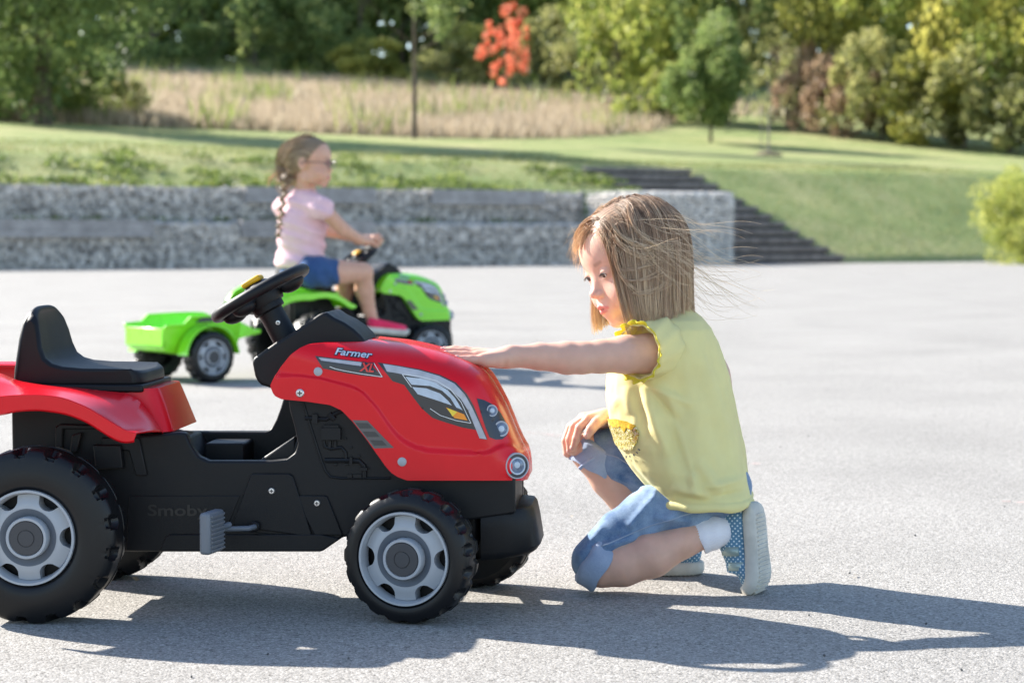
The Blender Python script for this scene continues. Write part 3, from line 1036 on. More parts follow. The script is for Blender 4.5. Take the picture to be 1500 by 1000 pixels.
def drape(polys, mapf, step=5.0):
    """polygons in photo pixels, cut finely and laid on a surface"""
    bm = bmesh.new()
    for pl in polys:
        vs = [bm.verts.new((p[0], p[1], 0)) for p in pl]
        try: bm.faces.new(vs)
        except ValueError: pass
    bmesh.ops.triangulate(bm, faces=bm.faces[:])
    xs = [v.co.x for v in bm.verts]; ys = [v.co.y for v in bm.verts]
    for ax, lo, hi in ((0, min(xs), max(xs)), (1, min(ys), max(ys))):
        c = lo + step
        while c < hi:
            no = (1, 0, 0) if ax == 0 else (0, 1, 0)
            co = (c, 0, 0) if ax == 0 else (0, c, 0)
            bmesh.ops.bisect_plane(bm, geom=bm.verts[:] + bm.edges[:] + bm.faces[:], plane_co=co, plane_no=no)
            c += step
    bm.verts.ensure_lookup_table()
    V = [mapf(v.co.x, v.co.y) for v in bm.verts]
    F = [[v.index for v in f.verts] for f in bm.faces]
    bm.free()
    return V, F

def decal(name, polys, mat, parent, eps, mapf=None, both=True, step=5.0):
    V, F = drape(polys, mapf or (lambda x, y: hoodP(x, y, eps)), step)
    if both:
        make(name, [(v[0], -v[1], v[2]) for v in V], [list(reversed(f)) for f in F], mat, parent, angle=None)
    return make(name, V, F, mat, parent, angle=None)

def stroke(pts, w):
    out = []
    for (x0, y0), (x1, y1) in zip(pts[:-1], pts[1:]):
        L = math.hypot(x1 - x0, y1 - y0); nx, ny = -(y1 - y0) / L * w / 2, (x1 - x0) / L * w / 2
        out.append([(x0 + nx, y0 + ny), (x1 + nx, y1 + ny), (x1 - nx, y1 - ny), (x0 - nx, y0 - ny)])
    return out

def text_polys(txt, x, y, w, h, slant=.2, rot=0.0, bold=.03):
    """triangles of a word in pixel coordinates, fitted to w x h from the lower-left corner x, y"""
    cu = bpy.data.curves.new('word', 'FONT'); cu.body = txt; cu.size = 1; cu.offset = bold; cu.shear = slant; cu.resolution_u = 3
    ob = bpy.data.objects.new('word', cu); COL.objects.link(ob)
    dg = bpy.context.evaluated_depsgraph_get()
    me = bpy.data.meshes.new_from_object(ob.evaluated_get(dg))
    co = np.array([v.co[:2] for v in me.vertices]); lo = co.min(0); sz = co.max(0) - lo
    co = (co - lo) / sz * np.array([w, h])
    c, s = math.cos(rot), math.sin(rot)
    P = np.stack([x + co[:, 0] * c + co[:, 1] * s, y + co[:, 0] * s - co[:, 1] * c], -1)
    polys = [[tuple(P[i]) for i in f.vertices] for f in me.polygons]
    bpy.data.objects.remove(ob); bpy.data.curves.remove(cu); bpy.data.meshes.remove(me)
    return polys

def screw(parent, p, n, r=.0055, name='screw', mat='steel', cross=True):
    mb = MB().lathe([(r, -.002), (r, .0012), (r * .8, .0026), (.0001, .0029)], 18, p, n, cap0=False, cap1=False)
    o = mb.build(name, M[mat], parent)
    if cross:
        q = Vector(n).to_track_quat('Z', 'Y').to_matrix()
        c = Vector(p) + Vector(n) * .0028
        m2 = MB().box(c, (r * 1.1, r * .3, .0012), q).box(c, (r * .3, r * 1.1, .0014), q)
        m2.build('screw_slot', M['dec_dark'], o, smooth=False)
    return o

def mirror(pts): return [(p[0], -p[1], p[2]) for p in pts]

def wheel_parts(parent, r, rin, w, nl, loc, rz, mat_rim, name='wheel', rimr=.072):
    """wheel with its axis along y; the outer face looks to -y"""
    e = bpy.data.objects.new(name, None); COL.objects.link(e); e.parent = parent
    e.location = loc; e.rotation_euler = (0, 0, rz)
    # tyre
    prof = []   # (radius, y, lugness) from outer bead to inner bead
    bead = rimr + .001
    sh = r - bead
    prof = [(bead - .004, -w * .5 + .014), (bead, -w * .5 + .004), (bead + sh * .10, -w * .5 - .0005), (bead + sh * .28, -w * .5 - .002), (bead + sh * .50, -w * .5 - .001),
            (bead + sh * .68, -w * .5 + .0015), (bead + sh * .80, -w * .5 + .003), (bead + sh * .90, -w * .5 + .0055), (bead + sh * .965, -w * .5 + .009), (r, -w * .5 + .014), (r, -w * .5 + .020), (r, -w * .5 + .026), (r, -w * .5 + .033),
            (r, w * .10), (r, w * .155), (r + .0012, w * .16), (r + .0012, w * .185), (r, w * .19), (r, w * .5 - .026), (r, w * .5 - .020), (r, w * .5 - .014), (bead + sh * .965, w * .5 - .009), (bead + sh * .86, w * .5 - .005),
            (bead + sh * .70, w * .5 - .002), (bead + sh * .4, w * .5 + .001), (bead, w * .5 - .004), (bead - .02, w * .5 - .01)]
    seg = nl * 16
    V = []; F = []
    dep = .0095 if r > .12 else .0080
    hwid = .25 if r > .12 else .31
    for i in range(seg):
        a = 2 * math.pi * i / seg
        for rr, y in prof:
            side = -1 if y < 0 else 1
            ph = (i / 16.0 + (.5 if side > 0 else 0)) % 1.0
            # scalloped notch biting into the shoulder, steeper on one flank
            u = (ph - .5) / hwid
            u = u * (1.15 if u > 0 else .95)
            v = (abs(y) - (w * .5 - .012)) / (.019 if abs(y) < w * .5 - .012 else .0095)
            q = u * u + v * v
            g = sstep(0, .45, 1 - q) if q < 1 else 0
            if rr < bead + sh * .6: g = 0
            rad = rr - dep * g
            V.append((rad * math.cos(a), y - side * dep * .5 * g * (1 if abs(y) > w * .5 - .012 else 0), rad * math.sin(a)))
    n = len(prof)
    for i in range(seg):
        j = (i + 1) % seg
        for k in range(n - 1):
            F.append((i * n + k, j * n + k, j * n + k + 1, i * n + k + 1))
    make('tyre', V, F, M['tyre'], e, angle=38)
    # rim: ring, scalloped disc, dish, cap
    yo = -w * .5
    R_ = rimr
    mb = MB().lathe([(R_ * .90, .020), (R_ * .925, .004), (R_ * .955, -.002), (R_, -.002), (R_ * 1.005, .002), (R_ * 1.0, .02)], 64, (0, yo, 0), (0, 1, 0), cap0=False, cap1=False)
    rim = mb.build('rim', mat_rim, e)
    # disc with six openings
    V = []; F = []
    seg = 144
    ro, ri = R_ * .905, R_ * .60
    nr = 7
    for i in range(seg):
        a = 2 * math.pi * i / seg
        u = ((i / seg * 6 + .5) % 1.0 - .5) * 2           # -1..1 within a sixth
        cut = ro
        if abs(u) < .50: cut = ro - R_ * .235 * math.sqrt(max(0, 1 - (u / .50) ** 2)) ** .8
        for k in range(nr):
            rr = ri + (cut - ri) * k / (nr - 1)
            dep_ = .004 + .010 * sstep(.64 * R_, .92 * R_, rr) * 0.6
            V.append((rr * math.cos(a), yo + dep_, rr * math.sin(a)))
        V.append((cut * math.cos(a), yo + .030, cut * math.sin(a)))
    nn = nr + 1
    for i in range(seg):
        j = (i + 1) % seg
        for k in range(nn - 1):
            F.append((i * nn + k, j * nn + k, j * nn + k + 1, i * nn + k + 1))
    make('rim_disc', V, F, mat_rim, e, angle=35)
    MB().lathe([(R_ * .605, .0035), (R_ * .58, .005), (R_ * .45, .011), (R_ * .445, .013)], 48, (0, yo, 0), (0, 1, 0), cap0=False, cap1=False).build('hub_dish', M['greydish'], e)
    MB().lathe([(R_ * .445, .014), (R_ * .44, -.004), (R_ * .425, -.006), (R_ * .375, -.006), (R_ * .36, -.003)], 48, (0, yo, 0), (0, 1, 0), cap0=False, cap1=False).build('hub_ring', mat_rim, e)
    MB().lathe([(R_ * .365, .004), (R_ * .36, -.0045), (R_ * .35, -.0055), (R_ * .185, -.0055), (R_ * .18, -.0045), (R_ * .165, -.0045), (R_ * .16, -.006), (.0002, -.006)], 48, (0, yo, 0), (0, 1, 0), cap0=False, cap1=False).build('hub_cap', M['darkhub'], e)
    MB().lathe([(bead + .001, .032), (.0002, .032)], 32, (0, yo, 0), (0, 1, 0), cap0=False, cap1=False).build('wheel_back', M['black'], e)
    return e

def lathe_on(parent, name, prof, px, py, n, mat, eps=0.0, seg=32, p=None):
    p = p if p is not None else hoodP(px, py, eps)
    return MB().lathe(prof, seg, p, n, cap0=False, cap1=False).build(name, mat, parent)

def lamp(parent, px, py, r, n=None, ring=True):
    p = hoodP(px, py, -.002)
    n = n or hoodN(px, py)
    a = MB().lathe([(r, -.004), (r, .003), (r * .95, .0045), (r * .80, .0045), (r * .76, .003)], 32, p, n, cap0=False, cap1=False).build('lamp', M['dec_grey'], parent)
    MB().lathe([(r * .80, .0028), (r * .60, .0042), (.0002, .0046)], 32, p, n, cap0=False, cap1=False).build('lens', M['dec_glass'], a)
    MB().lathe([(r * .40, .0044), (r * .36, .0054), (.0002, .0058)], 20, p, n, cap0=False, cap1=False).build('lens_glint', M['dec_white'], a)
    return a

def build_tractor(root, paint, with_names=True):
    BL = M['black']
    P = lambda pts, yl: [tl(a, b, yl) for a, b in pts]
    HC = .100
    # ---- chassis: near wall, far wall, core
    low = [(755, 752), (700, 760), (640, 770), (560, 786), (503, 786), (471, 808), (185, 808), (150, 800), (60, 790), (18, 700), (16, 585)]
    near = [(16, 577), (165, 585), (205, 638), (262, 633), (272, 634), (280, 653), (290, 668), (305, 675), (395, 675), (420, 672), (432, 663), (436, 650), (431, 625), (424, 600), (420, 560), (600, 560), (600, 690), (755, 690)] + low[:-1]
    near[-1] = (18, 700)
    mb = MB()
    pn = P(near, -HC)
    mb.prism(pn, -HC, -.078)
    core = [(16, 580), (165, 590), (210, 642), (262, 645), (285, 690), (300, 697), (405, 697), (420, 680), (450, 600), (600, 560), (600, 690), (752, 690)] + low[:-1]
    mb.prism(P(core, -.078), -.0781, .0781)
    far = P(near, -HC)
    zt = [p for p in far]
    # far wall is full height: its rail runs level across the step-through
    fr = P([(16, 577), (165, 585), (205, 638)], -HC) + P([(264, 628), (272, 630), (392, 630), (400, 627), (408, 612), (414, 596), (424, 562)], HC) + P([(600, 560), (600, 690), (755, 690)] + low[:-1], -HC)
    mb.prism(fr, .078, HC)
    o = mb.build('chassis', BL, root); bevel(o, .004, 3)
    # ramp at the front of the step-through and the raised box in it
    a = [tl(384, 671, -.06), tl(436, 636, -.06), tl(436, 690, -.06), tl(384, 690, -.06)]
    MB().prism(a, -.0785, .0785).build('footwell_ramp', BL, root, bev=.004)
    a = [tl(303, 668, .02), tl(303, 650, .02), tl(306, 647, .02), tl(358, 647, .02), tl(361, 650, .02), tl(361, 668, .02), tl(361, 700, .02), tl(303, 700, .02)]
    MB().prism(a, .0, .079).build('footwell_box', BL, root, bev=.004)
    # front column below the hood
    a = P([(500, 690), (754.5, 690), (754.5, 755), (690, 758), (500, 786)], -.092)
    MB().prism(a, -.092, .092).build('front_frame', BL, root, bev=.01, seg=3)
    # side covers, slightly proud
    for pts, pr, nm in (([(368, 695), (372, 693), (424, 693), (430, 697), (457, 781), (455, 785), (345, 770), (342, 765)], .005, 'crank_cover'),
                        ([(432, 725), (476, 725), (480, 727), (503, 783), (461, 783)], .004, 'side_cover'),
                        ([(185, 806), (190, 725.5), (352, 725.5), (335, 766), (342, 775), (462, 789), (500, 787), (471, 806)], .002, 'lower_cover'),
                        ([(235, 806), (243, 786), (250, 781.5), (470, 781.5), (499, 788), (471, 806.5)], .006, 'sill_panel')):
        for sg in (-1, 1):
            o = MB().prism(P(pts, -HC), sg * HC if sg > 0 else -HC - pr, HC + pr if sg > 0 else -HC).build(nm, BL, root)
            bevel(o, .0015, 2)
    for px, py in ((398, 718.5), (464.5, 736.5)):
        for sg in (-1, 1):
            q = tlp(px, py, -HC - .006); screw(root, (q.x, sg * abs(q.y), q.z), (0, sg, 0), .0052)
    # recess behind the rear wheel arch with moulded shapes
    for sg in (-1, 1):
        y0 = sg * (HC + .001)
        def S(pts, d, nm='moulding', b=.002):
            pp = P(pts, -HC); return MB().prism(pp, min(y0, y0 + sg * d), max(y0, y0 + sg * d)).build(nm, BL, root, bev=b)
        S([(84, 690), (82, 625), (90, 620), (150, 622), (150, 628), (94, 628), (92, 690)], .006)
        S([(150, 640), (205, 640), (217, 696), (200, 696), (190, 660), (150, 655)], .005)
        S([(140, 650), (180, 650), (184, 684), (144, 686)], .016)
        S([(108, 636), (122, 632), (116, 660), (104, 664)], .010)
    # engine relief
    def relief(sg):
        e = MB()
        yy = -(HC + .0005)
        def T(pts, r=.0032):
            q = [tlp(a, b, yy) for a, b in pts]
            e.tube([(p.x, p.y * -sg if sg > 0 else p.y, p.z) for p in q], r, 8)
        def B(x0, y0, x1, y1, d=.006):
            a, b = tl(x0, y1, yy), tl(x1, y0, yy)
            e.box(((a[0] + b[0]) / 2, sg * (HC + d / 2), (a[1] + b[1]) / 2), (b[0] - a[0], d, b[1] - a[1]))
        T([(447, 612), (452, 612), (478, 614), (490, 606), (504, 600)], .0035); B(458, 606, 466, 619, .007)
        T([(482, 606), (490, 614)], .005)
        B(472, 626, 500, 643, .010); B(475, 622, 497, 626, .007)
        T([(474, 645), (476, 654), (484, 657), (500, 655), (506, 662), (507, 672)], .003)
        T([(483, 645), (483, 655)]); T([(491, 645), (491, 655)])
        T([(476, 674), (512, 674), (526, 675), (533, 682), (534, 690)], .0042); B(513, 669, 517, 679, .008); B(529, 684, 539, 688, .008); T([(534, 690), (534, 699)], .0042)
        B(509, 694, 516, 699, .004); B(518, 694, 530, 699, .004)
        for a in ((506, 642), (514, 655), (492, 680), (508, 680), (526, 668)):
            q = tlp(*a, yy); e.lathe([(.0022, 0), (.0022, .003), (.0001, .0035)], 10, (q.x, sg * HC, q.z), (0, sg, 0), cap0=False, cap1=False)
        # raised border
        T([(444, 590), (456, 628), (470, 672), (477, 690), (484, 698), (500, 700), (572, 700)], .0022)
        return e.build('engine_moulding', BL, root)
    relief(-1); relief(1)
    # embossed word on both flanks
    polys = text_polys('Smoby', 217, 760, 88, 22, 0, 0, .02)
    for sg in (-1,):
        V, F = drape(polys, lambda x, y: Vector((tl(x, y, -HC)[0], -HC - .0035, tl(x, y, -HC)[1])), 400)
        make('embossed_lettering', V, F, M['emboss'], root, angle=None)
    # ---- hood
    hood = build_hood(root, paint)
    E = .0006
    decal('hood_sticker', [[(461.5, 521), (540, 531), (562, 552.5), (535, 550.5), (508, 546.5), (473, 539.5)]], M['dec_dark'], hood, E)
    decal('hood_stripe', [[(466.5, 523.2), (530, 530.5), (529, 536), (470.5, 527.8)]], M['dec_grey'], hood, E * 2)
    decal('hood_sticker_line', stroke([(547.5, 531), (560, 551.8), (528, 547), (503, 542.5), (491, 539.8), (483, 536.7)], 1.0), M['dec_line'], hood, E * 2, step=8)
    decal('hood_sticker', [[(553, 530.5), (580, 534.5), (615, 540.5), (645, 549), (668, 560), (684, 577), (694, 594), (702, 614), (714, 643.5), (703.5, 642.5), (697.5, 629.5), (678, 626), (650, 617.5), (634, 612), (618, 598), (604, 580), (592, 563.5), (575, 558)]], M['dec_dark'], hood, E)
    decal('hood_stripe', [[(561, 532.5), (582, 535.8), (615, 542), (644, 550.5), (666, 561.5), (681, 577.5), (691.5, 596), (700.5, 615), (713, 643), (702.5, 641.5), (692.5, 617), (686, 601), (675, 584), (661, 572), (640, 561.5), (612, 552.5), (580, 546), (567, 544)]], M['dec_grey'], hood, E * 2)
    decal('light_line', stroke([(603, 567), (589.5, 548), (615, 551), (640, 557.5), (659.5, 569.5), (675.5, 588.5), (690, 619.5), (668, 615.5), (645, 608), (630, 598)], .9), M['dec_line'], hood, E * 2.2, step=8)
    decal('headlight_band', [[(594, 551.5), (616, 554), (638, 560.5), (656, 571), (667, 583), (678, 601), (676, 599.5), (668.5, 596.5), (660, 583), (648, 572), (630, 565), (603, 563)]], M['dec_white'], hood, E * 2.4)
    decal('headlight_band', [[(604, 566.5), (625, 568.5), (645, 576), (657, 587), (662, 593.5), (640, 586), (612, 577)]], M['dec_white'], hood, E * 2.4)
    decal('indicator', [[(653, 596), (680, 606.5), (685, 615.5), (666, 612)]], M['dec_orange'], hood, E * 2.4)
    decal('indicator_glint', [[(655, 597), (670, 603), (663, 609.5)]], M['dec_yellow'], hood, E * 2.8)
    decal('lamp_panel', [[(698.5, 583), (709, 585.5), (722, 592), (734, 605), (741, 618), (744, 630), (743, 637), (736, 643), (726, 643.5), (717, 640), (711, 625), (704, 603)]], M['dec_navy'], hood, E, step=4)
    decal('vent_sticker', [[(516, 615), (538, 615.5), (577, 655.5), (548, 656.5)]], M['dec_mid'], hood, E)
    for k in range(3):
        x = 521 + k * 10.5; y = 619 + k * 12.6
        decal('vent_slot', [[(x, y), (x + 18, y + .5), (x + 25, y + 8), (x + 6.5, y + 8)]], M['dec_dark'], hood, E * 2)
    decal('brand_lettering', text_polys('Farmer', 489.3, 520.3, 57, 12.6, .25, R(6), .09), M['dec_navy'], hood, E * 1.6, step=8)
    decal('brand_lettering', text_polys('Farmer', 490.5, 519.0, 55, 10.2, .25, R(6), .02), M['dec_white'], hood, E * 2.6, step=8)
    decal('model_lettering', text_polys('XL', 525.5, 544.5, 24, 15.5, .25, R(5), .10), M['dec_navy'], hood, E * 3, step=8)
    decal('model_lettering', text_polys('XL', 526.5, 543.3, 21.5, 13, .25, R(5), .03), M['dec_red'], hood, E * 4, step=8)
    for px, py, r_ in ((466, 544, .0068), (589, 676, .0070)):
        for sg in (1, -1):
            p = hoodP(px, py); n = hoodN(px, py)
            p = Vector((p.x, p.y * sg, p.z)); n = Vector((n.x, n.y * sg, n.z))
            MB().lathe([(r_, -.002), (r_, .001), (r_ * .85, .0018), (.0001, .0020)], 24, p, n, cap0=False, cap1=False).build('round_plug', M['grey'], hood)
    p = hoodP(439.5, 575.5); screw(hood, p, hoodN(439.5, 575.5), .0066)
    p2 = Vector((p.x, -p.y, p.z)); n = hoodN(439.5, 575.5); screw(hood, p2, Vector((n.x, -n.y, n.z)), .0066)
    for (px, py, r_) in ((719.5, 601.5, .0095), (733, 628, .0125)):
        a = lamp(hood, px, py, r_, Vector((.42, -.9, .12)).normalized())
    # round headlight at the nose
    p = hoodP(757, 682, 0); n = Vector((.50, -.86, .05)).normalized()
    a = MB().lathe([(.0205, -.010), (.0205, .001), (.0198, .003), (.0185, .003), (.018, 0)], 36, p, n, cap0=False, cap1=False).build('headlight', M['dec_grey'], hood)
    MB().lathe([(.0183, -.004), (.0180, .001), (.0001, .0015)], 36, p, n, cap0=False, cap1=False).build('headlight_bowl', M['dec_navy'], a)
    MB().lathe([(.0138, .001), (.0136, .003), (.0116, .003), (.0112, .0022)], 36, p, n, cap0=False, cap1=False).build('headlight_ring', M['dec_white'], a)
    MB().lathe([(.0114, .0020), (.006, .0034), (.0001, .0038)], 36, p, n, cap0=False, cap1=False).build('headlight_lens', M['dec_glass'], a)
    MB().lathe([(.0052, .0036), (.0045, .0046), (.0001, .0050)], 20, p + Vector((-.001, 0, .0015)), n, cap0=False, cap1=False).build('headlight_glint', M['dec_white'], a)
    pm = Vector((p.x - .010, -p.y - .006, p.z)); nm_ = Vector((n.x, -n.y, n.z))
    a = MB().lathe([(.0205, -.010), (.0205, .001), (.0195, .003), (.0175, .003), (.0108, .003), (.0001, .0042)], 36, pm, nm_, cap0=False, cap1=False).build('headlight', M['dec_white'], hood)
    # ---- dashboard
    dash = [(368.5, 529), (373, 551), (377, 559), (382, 564), (392, 567), (404, 572), (440, 575), (520, 560), (541, 510), (535.5, 500.5), (528, 491), (517, 481), (504, 472), (490, 465.5), (478.5, 457.5), (473, 457), (466, 460.5), (436, 482), (402, 502), (372, 523.5)]
    MB().prism(P(dash, -.07), -.07, .07).build('dashboard', BL, root, bev=.019, seg=5)
    # ---- steering column and wheel
    ax = Vector((-.487, 0, .873))
    ctr = tlp(381.5, 429.5, 0)
    low_ = ctr - ax * .083
    MB().lathe([(.0215, -.03), (.0205, .048), (.0205, .050), (.026, .0505), (.026, .078), (.030, .079), (.030, .085)], 40, low_, ax).build('steering_column', BL, root, bev=.0015)
    q = ax.to_track_quat('Z', 'Y').to_matrix()
    screw(root, low_ + ax * .030 + Vector((.006, -.0200, 0)), Vector((.25, -.97, 0)).normalized(), .0042)
    sw = MB()
    Rr, rt = .0785, .0102
    seg = 72
    V = []; F = []
    for i in range(seg):
        a = 2 * math.pi * i / seg
        for k in range(14):
            b = 2 * math.pi * k / 14
            rr = Rr + rt * math.cos(b)
            V.append(q @ Vector((rr * math.cos(a), rr * math.sin(a), rt * .95 * math.sin(b))) + ctr)
    for i in range(seg):
        for k in range(14):
            F.append((i * 14 + k, ((i + 1) % seg) * 14 + k, ((i + 1) % seg) * 14 + (k + 1) % 14, i * 14 + (k + 1) % 14))
    swo = make('steering_wheel', V, F, BL, root, angle=None)
    hub = MB().lathe([(.030, -.022), (.034, -.012), (.034, -.004), (.028, .002), (.0001, .004)], 40, ctr, ax).build('steering_hub', BL, swo)
    sp = MB()
    fx = q @ Vector((1, 0, 0)); fy = q @ Vector((0, 1, 0))
    fwd = Vector((.873, 0, .487)); lat = Vector((0, 1, 0))
    for dv in (fwd, (-fwd * .5 + lat * .866), (-fwd * .5 - lat * .866), -fwd):
        rotm = Matrix((dv, ax.cross(dv), ax)).transposed()
        sp.box(ctr + dv * .052 - ax * .004, (.05, .024, .010), rotm)
        sp.ell(ctr + dv * .052 - ax * .010, (.022, .018, .014), 16, 10, rotm)
    sp.build('spoke', BL, swo)
    rotm = Matrix((fwd, ax.cross(fwd), ax)).transposed()
    MB().lathe([(.030, -.002), (.026, .012), (.018, .0175), (.0001, .018)], 32, ctr, ax, cap0=False, cap1=False).build('horn_base', BL, swo)
    hb = MB().box(ctr + ax * .0225 - fwd * .002, (.034, .034, .010), rotm)
    hb.build('horn_button', M['yellow'], swo, bev=.004, seg=3)
    # ---- seat
    sprof = [(18, 566), (20, 540), (24, 490), (27, 466), (31, 455), (37, 450), (44, 451), (50, 462), (55, 482), (59, 505), (65, 522), (75, 531), (90, 536), (120, 538.5), (160, 539), (190, 540), (201, 543), (206, 549), (207.5, 560), (207.5, 566)]
    hs = .093
    pts = P(sprof, -hs)
    zs = tl(100, 536, -hs)[1]; zt_ = tl(40, 450, -hs)[1]; xb = tl(75, 531, -hs)[0]; xf = tl(207, 560, -hs)[0]
    rows = 17
    V = []; F = []
    n = len(pts)
    for j in range(rows):
        s = -1 + 2 * j / (rows - 1)
        for i, (x, z) in enumerate(pts):
            up_ = max(0, (z - zs) / (zt_ - zs))
            wdt = hs * (1 - .22 * up_ ** 1.5)
            fr = max(0, (x - (xf - .03)) / .03)
            wdt *= 1 - .10 * fr ** 2
            dish = (1 - s * s)
            # seat is scooped in the middle, back top is rounded
            zz = z - .008 * dish * (1 if 8 < i < 16 else 0) - .014 * (s ** 4) * up_
            zz -= .0 if i not in (5, 6) else .004 * s ** 6
            xx = x - .012 * dish * up_ * (1 if i > 6 else 0)
            xx -= .012 * (abs(s) ** 6) * fr
            V.append((xx, s * wdt, zz))
    for j in range(rows - 1):
        for i in range(n - 1):
            F.append((j * n + i, j * n + i + 1, (j + 1) * n + i + 1, (j + 1) * n + i))
        F.append((j * n + n - 1, j * n, (j + 1) * n, (j + 1) * n + n - 1))
    F.append(tuple(range(n - 1, -1, -1))); F.append(tuple((rows - 1) * n + i for i in range(n)))
    seat = make('seat', V, F, BL, root, angle=48)
    bevel(seat, .006, 3, 48)
    for o_ in (seat,):
        bm = bmesh.new(); bm.from_mesh(o_.data); bmesh.ops.recalc_face_normals(bm, faces=bm.faces); bm.to_mesh(o_.data); bm.free(); finish_mesh(o_.data, True, 48)
    a, b = tl(19, 573, -hs), tl(209, 564, -hs)
    MB().box(((a[0] + b[0]) / 2, 0, (a[1] + b[1]) / 2), (b[0] - a[0], 2 * hs + .004, .012)).build('seat_base', BL, seat, bev=.003)
    # ---- fenders
    low_e = [(-130, 690), (-118, 650), (-95, 622), (-60, 607), (-30, 604), (0, 605), (24, 598.5), (60, 597), (99, 603), (129, 615), (156, 633), (172, 642), (184, 645), (197, 643.5)]
    up_e = [(-133, 660), (-120, 625), (-95, 600), (-60, 585), (-30, 583), (0, 582), (24, 580), (60, 579.5), (92, 583.5), (126, 597), (150, 612), (172, 625), (184, 632), (200, 636)]
    cr_e = [(-133, 640), (-120, 600), (-92, 572), (-60, 560), (-30, 560), (0, 563), (24, 569), (60, 572), (105, 579), (140, 592), (162, 606), (182, 619), (196, 628), (212, 634)]
    in_e = [(-130, 600), (-110, 565), (-85, 548), (-60, 545), (-30, 545), (0, 548), (24, 560), (60, 566), (110, 570), (150, 575), (185, 578), (205, 590), (222, 612), (236, 633)]
    for sg in (-1, 1):
        rails = [([(a, b + 2) for a, b in low_e], -.216), (low_e, -.222), (up_e, -.222), (up_e, -.217), (cr_e, -.19), ([(a * .5 + c * .5, b * .5 + d * .5 - 1) for (a, b), (c, d) in zip(cr_e, in_e)], -.15), (in_e, -.112), ([(a + 2, b + 3) for a, b in in_e], -.09)]
        V = []; F = []
        for pts_, yl in rails:
            # resample smoothly
            L = np.array([tl((a * 1.4 if a < 0 else a) - (22 * max(0, a) / 200 if sg > 0 else 0), b, yl) for a, b in pts_])
            tt = np.linspace(0, 1, len(L)); t2 = np.linspace(0, 1, 53)
            for u in t2:
                V.append((float(np.interp(u, tt, L[:, 0])), sg * -yl if sg > 0 else yl, float(np.interp(u, tt, L[:, 1]))))
        for j in range(len(rails) - 1):
            for i in range(52):
                F.append((j * 53 + i, j * 53 + i + 1, (j + 1) * 53 + i + 1, (j + 1) * 53 + i))
        Va = np.array(V).reshape(len(rails), 53, 3)
        for _ in range(2): Va[:, 1:-1] = .25 * Va[:, :-2] + .5 * Va[:, 1:-1] + .25 * Va[:, 2:]
        fo = make('fender', Va.reshape(-1, 3), F, paint, root, angle=35)
        sm = fo.modifiers.new('thickness', 'SOLIDIFY'); sm.thickness = .003; sm.offset = 1 if sg < 0 else -1
        bevel(fo, .0015, 2)
    # red pedestal between the fenders, flaring down from the seat
    a = [tl(10, 575, -.1), tl(205, 572, -.1), tl(227, 571, -.1), tl(249, 632, -.1), tl(200, 640, -.1), tl(10, 620, -.1)]
    V = []
    for (x, z), (xx, zz), yy in (((a[2]), (a[3]), 0),):
        pass
    ped = []
    K = 9
    xs0, zs0 = tl(226, 570, -.1); xs1, zs1 = tl(250, 633, -.1)
    V = []; F = []
    xrr = tl(160, 575, -.1)[0]
    def outline(x_f, hw, xr=xrr):
        pts_ = []
        rc = .022
        for k in range(6):
            b = k / 5 * math.pi / 2
            pts_.append((x_f - rc + rc * math.sin(b), -hw + rc - rc * math.cos(b)))
        pts_ += [(x, -y) for x, y in reversed(pts_)]
        return [(xr, -hw)] + pts_ + [(xr, hw)]
    for k in range(K):
        t = k / (K - 1)
        xf_ = xs0 + (xs1 - xs0) * (t ** .9); zz = zs0 + (zs1 - zs0) * t; hw = .086 + .012 * t ** 1.5
        for x, y in outline(xf_, hw): V.append((x, y, zz))
    n = 14
    for k in range(K - 1):
        for i in range(n - 1):
            F.append((k * n + i, k * n + i + 1, (k + 1) * n + i + 1, (k + 1) * n + i))
        F.append((k * n + n - 1, k * n, (k + 1) * n, (k + 1) * n + n - 1))
    F.append(tuple(range(n))); F.append(tuple((K - 1) * n + i for i in reversed(range(n))))
    po = make('seat_pedestal', V, F, paint, root, angle=45)
    bm = bmesh.new(); bm.from_mesh(po.data); bmesh.ops.recalc_face_normals(bm, faces=bm.faces); bm.to_mesh(po.data); bm.free(); finish_mesh(po.data, True, 45)
    # ---- bumper
    bb = MB()
    hw = .098
    xr = tl(704, 780, -hw)[0]; xf_ = tl(789, 780, 0)[0]
    zt1 = tl(735, 752, -hw)[1]; zb1 = tl(735, 822, -hw)[1]
    def bo(hw, xf, rc):
        pts_ = [(xr, -hw)]
        for k in range(9):
            b = k / 8 * math.pi / 2
            pts_.append((xf - rc + rc * math.sin(b), -hw + rc - rc * math.cos(b)))
        for k in range(9):
            b = k / 8 * math.pi / 2
            pts_.append((xf - rc + rc * math.cos(b), hw - rc + rc * math.sin(b)))
        return pts_ + [(xr, hw)]
    rowsb = [(zb1, .090, xf_ - .006, .05), (zb1 + .004, .094, xf_, .052), (zb1 + .012, .096, xf_ + .006, .052), (zb1 + .05, .098, xf_, .052), (zt1 - .006, .098, xf_ - .004, .052), (zt1, .095, xf_ - .008, .05)]
    V = []; F = []
    for z, h_, xx, rc in rowsb:
        for x, y in bo(h_, xx, rc): V.append((x, y, z + (.010 * (x - xr) / .1)))
    n = 20
    for k in range(len(rowsb) - 1):
        for i in range(n - 1): F.append((k * n + i, k * n + i + 1, (k + 1) * n + i + 1, (k + 1) * n + i))
        F.append((k * n + n - 1, k * n, (k + 1) * n, (k + 1) * n + n - 1))
    F.append(tuple(reversed(range(n)))); F.append(tuple((len(rowsb) - 1) * n + i for i in range(n)))
    make('bumper', V, F, BL, root, angle=38)
    # ---- front axle, crank and pedals
    MB().tube([(.6236 + .17 * .23, -.17, .1), (.6236 - .17 * .23, .17, .1)], .010, 10).build('front_axle', BL, root)
